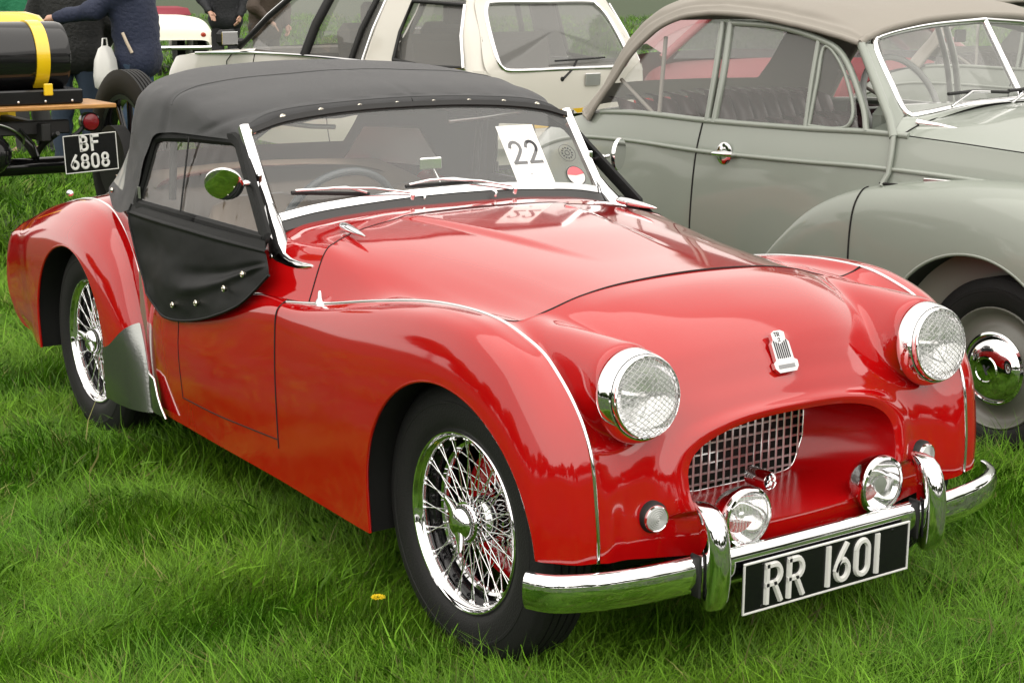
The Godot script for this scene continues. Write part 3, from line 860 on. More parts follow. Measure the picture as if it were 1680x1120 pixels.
func trim() -> void:
	# lamps
	headlight(1.0, "right headlight, nearer the camera"); headlight(-1.0, "left headlight, farther from the camera")
	lamp_front(car, V(.462, .389, .207), .066, "fog lamp with ribbed lens", true)
	lamp_front(car, V(.462, .389, -.207), .067, "spot lamp with clear lens", false)
	for g in [1.0, -1.0]:
		part("lamp_bracket", tube([V(.43, .31, .207 * g), V(.43, .335, .207 * g)], .009, 8), M.black, car)
		var l := Node3D.new()
		l.name = numbered("side_lamp", car); car.add_child(l, true)
		l.transform = Transform3D(Basis(Vector3(0, 1, 0), deg_to_rad(-6.0 * g)), V(.394, .411, .414 * g))
		var X := Vector3(1, 0, 0)
		part("rubber_base", lathe([Vector2(.034, -.012), Vector2(.034, .012), Vector2(.030, .018), Vector2(.027, .018)], 32, X), M.black, l)
		part("rim", lathe([Vector2(.0285, .015), Vector2(.029, .022), Vector2(.027, .026), Vector2(.025, .025)], 32, X), M.chrome, l)
		var lp := []
		for k in 6:
			var r0 := .0255 - k * .0043
			lp += [Vector2(r0, .024 + k * .0012), Vector2(r0 - .002, .0275 + k * .0012)]
		lp.append(Vector2(0, .033))
		part("lens", lathe(lp, 32, X), mat(Color(.42, .43, .42), .18), l)
	# bumper
	var X := Vector3(1, 0, 0)
	var bp_ := []
	for q in [[.480, 0], [.479, .2], [.474, .38], [.462, .50], [.440, .59], [.408, .657], [.380, .686], [.352, .700]]: bp_.append(V(q[0], .294, q[1]))
	var path := rich(bp_, 60)
	var full := PackedVector3Array()
	for k in range(60, 0, -1): full.append(path[k] * V(1, 1, -1))
	full.append_array(path)
	var fr := frames(full, Vector3.UP)
	var rings := []
	for k in full.size():
		var ring := PackedVector3Array()
		var out: Vector3 = fr[k][0]
		if out.x < 0 and absf(full[k].z) < .5: out = -out
		if out.dot(V(.5, 0, full[k].z)) < 0: out = -out
		for q in [[-.004, .041], [.004, .0425], [.012, .040], [.018, .033], [.0215, .022], [.023, .008], [.0225, -.008], [.019, -.022], [.013, -.033], [.005, -.040], [-.004, -.042], [-.004, -.038], [.008, -.024], [.015, 0], [.008, .026], [-.002, .037]]:
			ring.append(full[k] + out * q[0] + Vector3.UP * q[1])
		rings.append(ring)
	var bump_ := part("bumper", loft(rings, true, true), M.chrome, car)
	for g in [1.0, -1.0]:
		part("bolt", ball(V(.430, .292, .632 * g), Vector3(.006, .006, .006), 10), M.chrome, bump_)
		var orr := []
		for q in [[.222, .508, .018, .010], [.228, .512, .024, .018], [.25, .516, .027, .026], [.29, .518, .028, .029], [.33, .517, .028, .029], [.37, .512, .0275, .028], [.40, .505, .027, .0265], [.422, .494, .026, .024], [.435, .480, .023, .020], [.441, .465, .016, .014], [.442, .455, .006, .006]]:
			var ring := PackedVector3Array()
			for k in 20:
				var a := TAU * k / 20
				ring.append(V(q[1] + sin(a) * q[3] * (1.0 if sin(a) > 0 else 1.6), q[0], .333 * g + cos(a) * q[2]))
			orr.append(ring)
		part("overrider", loft(orr, true, true), M.chrome, car)
		part("overrider_seal", box(V(.488, .297, (.333 - .034) * g), V(.034, .094, .007), .003), M.black, car)
		part("overrider_seal", box(V(.488, .297, (.333 + .034) * g), V(.034, .094, .007), .003), M.black, car)
		part("bumper_iron", box(V(.42, .285, .333 * g), V(.12, .04, .03)), M.black, car)
	var np := number_plate(car, V(.512, .249, 0), V(0, 0, -1), Vector3.UP, .512, .116)
	lettering("RR 1601", V(.5142, .211, .188), V(0, 0, -1), Vector3.UP, .079, .0145, .006, M.plate_white, np)
	for q in [[.2, .047], [-.2, .047], [.2, -.047]]: part("screw", ball(V(.5145, .249 + q[1], q[0]), Vector3(.002, .004, .004), 8), M.plate_black, np)
	# badge on the nose
	var by := V(-.46, .888, 0).normalized()
	var bx := V(0, 0, -1)
	var bo := V(.334, .698, 0)
	var badge := part("badge", slab([Vector2(-.016, -.036), Vector2(.016, -.036), Vector2(.022, -.028), Vector2(.0225, -.018), Vector2(.017, -.014), Vector2(.0165, .016), Vector2(.012, .022), Vector2(.0125, .034), Vector2(.006, .038), Vector2(-.006, .038), Vector2(-.0125, .034), Vector2(-.012, .022), Vector2(-.0165, .016), Vector2(-.017, -.014), Vector2(-.0225, -.018), Vector2(-.022, -.028)], bo, bx, by, .008), M.chrome, car)
	badge.transform = Transform3D(Basis.IDENTITY, bo) * Transform3D(Basis.from_scale(V(1.3, 1.3, 1.6)), Vector3.ZERO) * Transform3D(Basis.IDENTITY, -bo)
	var bn := bx.cross(by)
	for k in 7: part("badge_bar", box(bo + bn * .0084 + bx * (-.0115 + k * .0038) + by * (.001 + absf(k - 3) * .0012), Vector3(.0016, .026 + absf(k - 3) * .002, .0012), .0003, Basis(bx, by, bn)), M.ink, badge)
	part("badge_lettering", box(bo + bn * .0084 - by * .026, Vector3(.030, .007, .0012), .0003, Basis(bx, by, bn)), mat(Color(.25, .25, .26), .4), badge)
	lettering("TR", bo + bn * .0082 + bx * -.0065 + by * .028, bx, by, .0065, .0012, .0006, M.ink, badge)
	lettering("2", bo + bn * .0082 + bx * -.002 + by * .0185, bx, by, .006, .0012, .0006, M.ink, badge)
	# hole for the starting handle
	part("starting_handle_guide", lathe([Vector2(.022, -.06), Vector2(.022, .0), Vector2(.0195, .004), Vector2(.0165, .0), Vector2(.016, -.05)], 28, X, V(.33, .40, .012)), M.chrome, car)
	# bonnet catch and hinges
	for g in [1.0, -1.0]:
		part("bonnet_catch", lathe([Vector2(0, -.012), Vector2(.0135, -.01), Vector2(.0125, .0), Vector2(.006, .010), Vector2(.0055, .022), Vector2(.003, .028), Vector2(0, .029)], 18, Vector3.UP, V(-.655, .718, .625 * g)), M.chrome, car)
		var hr := []
		for q in [[-.835, .003, .002], [-.83, .010, .008], [-.815, .0125, .011], [-.78, .012, .011], [-.73, .0085, .008], [-.69, .004, .004], [-.675, .001, .001]]:
			var ring := PackedVector3Array()
			for k in 12: ring.append(V(q[0], .876 + (q[0] + .835) * -.05 + sin(TAU * k / 12) * q[2], (.462 + (q[0] + .83) * .12) * g + cos(TAU * k / 12) * q[1]))
			hr.append(ring)
		part("bonnet_hinge", loft(hr, true, true), M.chrome, car)
	# wheels
	var w := make_wheel()
	for q in [[0.0, .565, 0.0, "right front wire wheel"], [-2.235, .565, .7, "right rear wire wheel"], [0.0, -.565, .3, "left front wire wheel"], [-2.235, -.565, .9, "left rear wire wheel"]]:
		var c := w if q[2] == 0.0 else w.duplicate()
		c.name = numbered("wheel", car); car.add_child(c, true)
		c.transform = Transform3D(Basis(Vector3.UP, PI if q[1] < 0 else 0.0) * Basis(Vector3(0, 0, 1), q[2]), V(q[0], .325, q[1]))
		c.set_meta("label", q[3])
func screen_and_hood() -> void:
	var mid := V(-1.4, .9, 0)
	var bot := [V(-1.0, .918, 0), V(-1.002, .9155, .15), V(-1.008, .907, .3), V(-1.018, .894, .44), V(-1.03, .876, .541)]
	var top := [V(-1.205, 1.143, 0), V(-1.205, 1.141, .15), V(-1.203, 1.133, .3), V(-1.2, 1.117, .44), V(-1.193, 1.092, .537)]
	var ws := Node3D.new()
	ws.name = "windscreen"; car.add_child(ws)
	part("glass", skin(tensor([bot, top], 30, 4), V(-1.5, .9, 0)).both(), M.screen, ws)
	var bl := spline(bot, 30); var tl := spline(top, 30)
	var fb := PackedVector3Array(); var ft := PackedVector3Array(); var sb := PackedVector3Array()
	for k in range(30, -31, -1):
		var m := V(1, 1, signf(k))
		fb.append(bl[absi(k)] * (m if k != 0 else V(1, 1, 1))); ft.append(tl[absi(k)] * (m if k != 0 else V(1, 1, 1)))
		sb.append(fb[fb.size() - 1] + V(.012, -.0215, 0))
	part("frame", sweep(fb, [Vector2(-.008, -.011), Vector2(.009, -.013), Vector2(.010, .009), Vector2(.006, .012), Vector2(-.006, .012)], V(-.6, .8, 0)), M.chrome, ws)
	part("top_rail", sweep(ft, [Vector2(-.01, -.006), Vector2(.009, -.006), Vector2(.010, .010), Vector2(-.01, .012)], V(-.6, .8, 0)), M.black, ws)
	part("seal", sweep(sb, [Vector2(-.02, -.028), Vector2(.006, -.03), Vector2(.016, -.018), Vector2(.010, .010), Vector2(-.014, .012)], V(-.5, .85, 0)), M.seal, ws)
	for g in [1.0, -1.0]:
		var p := PackedVector3Array([V(-1.212, 1.108, .550 * g), V(-1.12, .985, .555 * g), V(-1.01, .84, .561 * g)])
		part("pillar", sweep(p, [Vector2(-.014, -.011), Vector2(.015, -.011), Vector2(.016, .006), Vector2(.008, .012), Vector2(-.008, .012), Vector2(-.015, .006)], V(.8, .6, 0)), M.chrome, ws)
		var fr := []
		for q in [[-1.055, .905, .560, .016, .014], [-1.02, .865, .566, .026, .022], [-.985, .825, .574, .040, .028], [-.95, .796, .582, .040, .030], [-.91, .783, .588, .030, .026], [-.86, .780, .592, .022, .020], [-.81, .782, .593, .016, .015], [-.77, .787, .592, .011, .011], [-.752, .790, .591, .004, .004]]:
			var ring := PackedVector3Array()
			for k in 18:
				var a := TAU * k / 18
				ring.append(V(q[0] + cos(a) * q[3] * .5, q[1] + cos(a) * q[3] * .8, (q[2] + sin(a) * q[4]) * g))
			fr.append(ring)
		part("pillar_foot", loft(fr, true, true), M.chrome, ws)
		part("bolt", ball(V(-.945, .79, .612 * g), Vector3(.007, .007, .004), 10), M.chrome, ws)
	# entry card and stickers, stuck to the inside of the glass
	var gx := V(0, 0, -1)
	var gy := V(-.605, .796, 0)
	var at := func(z: float, s: float) -> Vector3: return V(-1.015, .90, z) + gy * s - gx.cross(gy) * .003
	var c: Vector3 = at.call(-.311, .12)
	var card := part("entry_card", box(c, Vector3(.134, .205, .001), .0003, Basis(gx, gy, gx.cross(gy))), M.paper, car)
	lettering("22", at.call(-.265, .092) + gx.cross(gy) * .0006, gx, gy, .072, .0115, .0004, M.ink, card, "numeral")
	var tx := TextMesh.new()
	tx.font = SystemFont.new(); tx.font.font_names = PackedStringArray(["Droid Serif"]); tx.text = "CLASSIC"; tx.font_size = 16; tx.pixel_size = .0007; tx.depth = .0002
	part("print", tx, mat(Color(.3, .3, .33), .7), card, Transform3D(Basis(gx, gy, gx.cross(gy)), at.call(-.311, .206) + gx.cross(gy) * .0008))
	part("print", box(at.call(-.311, .03) + gx.cross(gy) * .0008, Vector3(.085, .0014, .0002), .00005, Basis(gx, gy, gx.cross(gy))), mat(Color(.45, .45, .45), .7), card)
	part("print", ball(at.call(-.305, .05) + gx.cross(gy) * .0006, Vector3(.0003, .006, .006), 10), mat(Color(.5, .5, .5), .7), card)
	var n := gx.cross(gy)
	part("tax_disc", lathe([Vector2(0, 0), Vector2(.034, 0), Vector2(.034, .0012), Vector2(.031, .0013)], 32, n, at.call(-.463, .034)), M.ink, car)
	part("tax_disc_print", lathe([Vector2(0, .0016), Vector2(.031, .0016), Vector2(.031, .002), Vector2(0, .002)], 32, n, at.call(-.463, .034)), mat(Color(.65, .64, .6), .6), car)
	part("tax_disc_print", lathe([Vector2(0, .0022), Vector2(.0305, .0022), Vector2(.0305, .0026), Vector2(0, .0026)], 20, n, at.call(-.463, .034), PI * .05 , PI * .9), mat(Color(.6, .12, .14), .6), car)
	var sticker := Shape.new()
	for k in 12:
		var a := TAU * k / 12
		sticker.add(box(at.call(-.465 + cos(a) * .018, .115 + sin(a) * .018), Vector3(.005, .005, .0006), .0001, Basis(gx, gy, n)))
	sticker.add(lathe([Vector2(.029, 0), Vector2(.03, 0), Vector2(.03, .0006), Vector2(.029, .0006), Vector2(.029, 0)], 40, n, at.call(-.465, .115)))
	sticker.add(lathe([Vector2(.007, 0), Vector2(.009, 0), Vector2(.009, .0006), Vector2(.007, .0006), Vector2(.007, 0)], 20, n, at.call(-.465, .115)))
	part("round_sticker", sticker, M.ink, car)
	# wipers
	for q in [[V(-1.026, .942, .506), V(-1.012, .924, .274), V(-1.0, .900, .150)], [V(-1.021, .935, .151), V(-1.02, .934, -.074), V(-.995, .895, -.197)]]:
		var wi := Node3D.new()
		wi.name = numbered("wiper", car); car.add_child(wi, true)
		var m: Vector3 = (q[0] + q[1]) / 2 + V(.012, .016, 0)
		part("blade", tube([q[0], (q[0] + q[1]) / 2 + V(.002, .001, 0), q[1]], .006, 6), M.black, wi)
		part("bridge", tube([q[0] + V(.004, .006, -.01), m + V(0, .0, .04), m, m + V(0, 0, -.04), q[1] + V(.004, .006, .01)], .0042, 6), M.chrome, wi)
		part("arm", tube([m, m.lerp(q[2], .5) + V(.012, .018, 0), q[2] + V(.012, .022, 0)], .0036, 6), M.chrome, wi)
		part("spindle", lathe([Vector2(.013, -.02), Vector2(.011, .0), Vector2(.008, .006), Vector2(.008, .022), Vector2(0, .024)], 16, V(.35, .9, 0).normalized(), q[2] + V(.008, -.002, 0)), M.chrome, wi)
	for q in [V(-.985, .898, .113), V(-.96, .897, -.113)]:
		part("washer_jet", tube([q, q + V(.006, .012, 0), q + V(-.01, .016, 0)], .0045, 8), M.chrome, car)
	# hood
	var R := [
		[V(-1.236,1.168,0),V(-1.33,1.197,0),V(-1.47,1.216,0),V(-1.6,1.228,0),V(-1.78,1.243,0),V(-1.95,1.240,0),V(-2.09,1.195,0),V(-2.19,1.06,0),V(-2.33,.93,0),V(-2.42,.852,0)],
		[V(-1.236,1.158,.3),V(-1.33,1.187,.3),V(-1.47,1.206,.3),V(-1.6,1.219,.3),V(-1.78,1.233,.3),V(-1.945,1.228,.3),V(-2.085,1.18,.295),V(-2.18,1.05,.29),V(-2.32,.92,.285),V(-2.41,.846,.28)],
		[V(-1.234,1.142,.45),V(-1.33,1.172,.45),V(-1.47,1.192,.45),V(-1.6,1.206,.45),V(-1.78,1.217,.45),V(-1.935,1.208,.45),V(-2.06,1.152,.44),V(-2.15,1.03,.435),V(-2.285,.905,.43),V(-2.38,.838,.425)],
		[V(-1.226,1.115,.525),V(-1.33,1.148,.53),V(-1.47,1.172,.535),V(-1.6,1.189,.54),V(-1.78,1.194,.54),V(-1.915,1.178,.535),V(-2.02,1.11,.515),V(-2.10,1.0,.51),V(-2.24,.885,.505),V(-2.34,.828,.50)],
		[V(-1.222,1.094,.552),V(-1.33,1.115,.572),V(-1.47,1.138,.585),V(-1.6,1.156,.593),V(-1.75,1.152,.597),V(-1.87,1.125,.592),V(-1.95,1.05,.575),V(-2.03,.96,.56),V(-2.14,.865,.555),V(-2.24,.818,.55)],
		[V(-1.228,1.070,.566),V(-1.33,1.070,.586),V(-1.45,1.069,.600),V(-1.57,1.066,.613),V(-1.665,1.050,.622),V(-1.71,.985,.637),V(-1.735,.90,.650),V(-1.79,.825,.655),V(-1.97,.785,.625),V(-2.14,.785,.58)]]
	var hg := half_tensor(R, 130, 18)
	# slack cloth: shallow folds
	var fn := FastNoiseLite.new(); fn.seed = 5; fn.frequency = 3.2; fn.fractal_octaves = 2
	var fn2 := FastNoiseLite.new(); fn2.seed = 8; fn2.frequency = 9.0; fn2.fractal_octaves = 2
	var hn := grid_normals(hg, mid)
	for j in hg.size():
		for i in hg[j].size():
			var p: Vector3 = hg[j][i]
			var sidew := smoothstep(.42, .58, p.z)
			var d := fn.get_noise_3d(p.x, p.y * 1.5, p.z * .6) * .0035 + fn2.get_noise_3d(p.x * .5, p.y * .8, p.z) * .004 * sidew
			d -= .006 * sidew * exp(-pow((p.x + 1.34 + (1.1 - p.y) * 2.0) / .03, 2)) * smoothstep(1.06, 1.1, p.y)
			d += .0022 * sin(p.z * TAU / .125) * exp(-(-1.236 - p.x) / .05) * smoothstep(-1.236, -1.26, p.x)
			d -= .005 * exp(-pow((p.x + 1.58 + .3 * (p.z - .5)) / .02, 2)) * sidew
			if j > 0 and i > 2: hg[j][i] = p + hn[j][i] * d
	var win := func(p: Vector3) -> float:
		if p.x > -1.95: return 1.0
		return maxf(absf(p.z) - .36, maxf(.93 - p.y, p.y - 1.125))
	var win2 := func(p: Vector3) -> float: return -(win.call(p) as float)
	var quarter := func(p: Vector3) -> float:
		if p.x > -1.93 or p.z < .3: return 1.0
		return maxf(maxf(.40 - p.z, p.z - (.60 - (p.y - .84) * .42)), maxf(.848 - p.y, p.y - .985))
	var cut := func(p: Vector3) -> float: return minf(win.call(p), quarter.call(p))
	var quarter2 := func(p: Vector3) -> float: return -(quarter.call(p) as float)
	var hood := part("soft_top", skin(hg, mid, cut, null, Vector2(3, 2)).both(), M.hood, car)
	part("rear_window", skin(hg, mid, win2).both(), M.plastic_pane, hood)
	part("quarter_window", skin(hg, mid, quarter2).both(), M.milky, hood)
	var bow := PackedVector3Array(); var bow2 := PackedVector3Array()
	for j in range(0, 78, 3): bow.append(hg[j][43]); bow2.append(hg[j][86])
	part("seam", tube(bow, .0025, 6).both(), M.hood, hood)
	part("seam", tube(bow2, .0025, 6).both(), M.hood, hood)
	# roof lining's hoop
	part("hood_bow", tube([V(-1.72, .85, .55), V(-1.69, 1.05, .55), V(-1.66, 1.15, .50), V(-1.64, 1.19, .40), V(-1.63, 1.205, 0)], .012, 8).both(), M.dark_trim, hood)
	# flap over the screen's top rail with its press studs
	var f0 := PackedVector3Array(); var f1 := PackedVector3Array(); var f2 := PackedVector3Array(); var f3 := PackedVector3Array()
	for j in 91:
		var p: Vector3 = hg[j][0]
		if j > 78: break
		var drop := lerpf(.040, .050, smoothstep(.45, .54, p.z))
		f0.append(p + V(-.004, .001, 0)); f1.append(p + V(.007, -.006, .001)); var wv := .0018 * cos(p.z * TAU / .125)
		f2.append(p + V(.013 + wv, -drop * .6, .002)); f3.append(p + V(.014 + wv * 1.5, -drop - wv, .002))
	part("front_flap", skin([f0, f1, f2, f3], mid).both(), M.hood, hood)
	part("flap_piping", tube(f3, .0028, 6).both(), M.vinyl, hood)
	for q in [V(-1.218,1.1445,.0625),V(-1.218,1.1425,.187),V(-1.218,1.136,.313),V(-1.215,1.124,.435),V(-1.204,1.093,.532)]:
		for g in [1.0, -1.0]:
			part("press_stud", lathe([Vector2(.0095, -.008), Vector2(.0098, .002), Vector2(.007, .004), Vector2(.0048, .003), Vector2(.0045, .006), Vector2(0, .0072)], 16, V(.9, .42, 0).normalized(), V(q.x, q.y, q.z * g) + V(.011, .004, 0)), M.brass, hood)
	# side screens and the skirts below them
	for g in [1.0, -1.0]:
		var mz := V(1, 1, g)
		var ss := Node3D.new()
		ss.name = numbered("side_screen", car); car.add_child(ss, true)
		var FT := V(-1.232, 1.072, .560); var FB := V(-.925, .832, .634); var RB := V(-1.765, .832, .648); var RT := V(-1.69, 1.052, .607)
		var rim_ := [RB.lerp(FB, .03), RB.lerp(FB, .5), FB.lerp(RB, .02), FB.lerp(FT, .04), FB.lerp(FT, .5), FT.lerp(FB, .04), FT.lerp(RT, .04), FT.lerp(RT, .5) + V(0, .004, 0), RT.lerp(FT, .10), RT.lerp(RB, .03) + V(.012, 0, 0), RT.lerp(RB, .12), RT.lerp(RB, .5), RB.lerp(RT, .04)]
		var loop := PackedVector3Array()
		for q in rim_: loop.append(q * mz)
		loop.append(rim_[0] * mz); loop.append(rim_[1] * mz)
		part("frame", sweep(loop, [Vector2(-.021, -.008), Vector2(.021, -.008), Vector2(.021, .003), Vector2(.012, .009), Vector2(-.012, .009), Vector2(-.021, .003)], V(0, .2, 1 * g)), M.vinyl, ss)
		part("pane", skin(tensor([[RB * mz, RB.lerp(FB, .5) * mz, FB * mz], [RB.lerp(RT, .5) * mz, (RB + FB + RT + FT) / 4.0 * mz + V(0, 0, .004 * g), FB.lerp(FT, .5) * mz], [RT * mz, RT.lerp(FT, .5) * mz, FT * mz]], 12, 12), mid), M.plastic_pane, ss)
		part("divider", tube([V(-1.462, 1.062, .603) * mz, V(-1.452, .835, .645) * mz], .0028, 6), M.black, ss)
		part("maker_label", box(V(-1.735, .875, .650) * mz, V(.022, .035, .001), .0003), M.steel, ss)
		var cr_ := [
			[V(-1.79,.835,.652),V(-1.57,.838,.660),V(-1.35,.838,.662),V(-1.12,.838,.656),V(-.915,.838,.643)],
			[V(-1.79,.805,.662),V(-1.57,.806,.672),V(-1.35,.808,.674),V(-1.12,.808,.668),V(-.89,.81,.654)],
			[V(-1.755,.74,.668),V(-1.54,.735,.680),V(-1.33,.735,.684),V(-1.10,.745,.680),V(-.865,.79,.662)],
			[V(-1.69,.665,.682),V(-1.49,.65,.697),V(-1.28,.655,.702),V(-1.05,.70,.694),V(-.848,.778,.668)],
			[V(-1.60,.595,.695),V(-1.44,.552,.704),V(-1.21,.585,.709),V(-.965,.664,.703),V(-.838,.762,.672)]]
		for r in cr_:
			for k in r.size(): r[k] = r[k] * mz
		var cg := tensor(cr_, 80, 60)
		var cn := grid_normals(cg, V(-1.2, .7, 0))
		for j in cg.size():
			for i in cg[j].size():
				var u: float = i / 80.0
				var v: float = j / 60.0
				var d: float = .0045 * sin((u * 2.2 + v * 1.2) * 5.0) * smoothstep(.2, .6, v) * (1.0 - u)
				d += .009 * exp(-pow((v - .74 + .25 * (u - .5)) / .05, 2)) * smoothstep(.3, .6, u) * (1.0 - smoothstep(.92, 1, u))
				d -= .006 * exp(-pow((v - .62 + .25 * (u - .5)) / .05, 2)) * smoothstep(.3, .6, u) * (1.0 - smoothstep(.92, 1, u))
				d += fn2.get_noise_3d(cg[j][i].x * .6, cg[j][i].y, 1) * .004 * v
				d += .005 * exp(-pow((v - .22) / .025, 2))
				cg[j][i] += cn[j][i] * d
		var sk := part("skirt", skin(cg, V(-1.2, .7, 0)), M.vinyl, ss)
		var hem := PackedVector3Array(); var hem2 := PackedVector3Array()
		for i in range(0, 81, 2): hem.append(cg[60][i])
		for j in range(0, 61, 2): hem2.append(cg[j][0])
		part("hem", tube(hem, .004, 6), M.vinyl, sk); part("hem", tube(hem2, .004, 6), M.vinyl, sk)
		for q in [[-.925, .755, .706], [-1.035, .70, .709], [-1.21, .632, .713], [-1.37, .60, .713]]:
			part("press_stud", lathe([Vector2(.0085, -.006), Vector2(.0088, .002), Vector2(.006, .004), Vector2(.0045, .003), Vector2(.004, .006), Vector2(0, .0072)], 16, V(.1, .1, g).normalized(), V(q[0], q[1], q[2] * g)), M.brass, sk)
		part("press_stud", ball(V(-2.165, .83, .567 * g), Vector3(.008, .008, .006), 10), M.brass, hood)
	# door mirrors on the screen pillars
	for q in [[V(-1.02, .981, .705), V(.70, -.52, .46), 1.0], [V(-1.105, .972, -.68), V(-.85, .05, .5), -1.0]]:
		var dm := Node3D.new()
		dm.name = numbered("door_mirror", car); car.add_child(dm, true)
		var n2: Vector3 = q[1].normalized()
		part("shell", lathe([Vector2(.049, -.006), Vector2(.052, .0), Vector2(.051, .005), Vector2(.047, .0065)], 40, n2, q[0]), M.chrome, dm)
		part("mirror_glass", lathe([Vector2(0, -.006), Vector2(.049, -.006), Vector2(.048, .006), Vector2(.036, .010), Vector2(.02, .0125), Vector2(.0, .0135)], 40, n2, q[0]), M.chrome, dm)
		var a: Vector3 = V(-1.10, .965, .568 * q[2])
		var toward: Vector3 = (a - q[0]).normalized()
		part("arm", tube([q[0] + toward * .04, q[0].lerp(a, .7) + V(0, -.004, 0), a], .006, 8), M.chrome, dm)
		part("clamp", ball(q[0].lerp(a, .62), Vector3(.012, .009, .016), 10), M.chrome, dm)
		part("clamp", box(a + V(.0, 0, -.004 * q[2]), V(.016, .05, .014), .004), M.chrome, dm)
	part("tail_lamp_hood", ball(V(-2.74, .752, .50), V(.022, .012, .012), 12), M.chrome, car)
	# cabin
	var cab := Node3D.new(); cab.name = "cabin"; car.add_child(cab)
	part("dashboard", box(V(-1.04, .80, 0), V(.06, .14, 1.06), .02), M.dark_trim, cab)
	part("scuttle_roll", tube([V(-1.05, .868, .54), V(-1.045, .878, .3), V(-1.04, .884, 0)], .02, 8).both(), M.dark_trim, cab)
	part("floor", box(V(-1.4, .29, 0), V(1.1, .02, 1.2)), M.dark_trim, cab)
	part("door_card", box(V(-1.3, .50, .63), V(1.0, .26, .015)), M.tan, cab)
	part("door_card", box(V(-1.3, .50, -.63), V(1.0, .26, .015)), M.tan, cab)
	part("rear_bulkhead", skin(tensor([[V(-2.30, .862, .50), V(-2.34, .875, 0), V(-2.30, .862, -.50)], [V(-2.0, .80, .53), V(-2.02, .80, 0), V(-2.0, .80, -.53)], [V(-1.84, .70, .54), V(-1.84, .70, 0), V(-1.84, .70, -.54)], [V(-1.82, .4, .54), V(-1.82, .4, 0), V(-1.82, .4, -.54)]], 8, 12), V(-2.5, .2, 0)), M.tan, cab)
	for g in [1.0, -1.0]:
		var st := Node3D.new(); st.name = numbered("seat", cab); cab.add_child(st, true)
		var br := []
		for q in [[-1.50, .44, .19, .06], [-1.56, .60, .21, .065], [-1.62, .76, .20, .055], [-1.645, .83, .16, .04], [-1.65, .855, .08, .02]]:
			var ring := PackedVector3Array()
			for k in 20:
				var a := TAU * k / 20
				ring.append(V(q[0] + signf(sin(a)) * pow(absf(sin(a)), .7) * q[3], q[1], .29 * g + signf(cos(a)) * pow(absf(cos(a)), .6) * q[2]))
			br.append(ring)
		part("seat_back", loft(br, true, true), M.tan, cab)
		part("seat_cushion", box(V(-1.33, .42, .29 * g), V(.42, .14, .4), .05), M.tan, cab)
	var sw := V(-1.25, .795, .24)
	var sx := V(.38, .92, 0).normalized()
	var wheel := PackedVector3Array()
	for k in 41: wheel.append(sw + (V(0, 0, 1) * cos(TAU * k / 40) + sx * sin(TAU * k / 40)) * .188 * V(1, 1, 1))
	part("steering_wheel", tube(wheel, .0115, 10, false).add(tube([sw, sw + V(.16, -.07, 0)], .018, 8)).add(tube([sw + V(0, 0, .185), sw, sw + V(0, 0, -.185)], .004, 6)).add(tube([sw, sw - sx * .185], .004, 6)), M.wheel_grey, cab)
	part("rear_view_mirror", tube([V(-1.075, .895, -.018), V(-1.095, .95, .0), V(-1.1, .975, .012)], .0035, 6).add(box(V(-1.1, .985, .018), V(.012, .036, .075), .004)), M.chrome, cab)
	part("hood_lever", tube([V(-1.24, 1.11, .42), V(-1.3, 1.09, .30), V(-1.34, 1.08, .20)], .008, 6).both(), M.steel, cab)
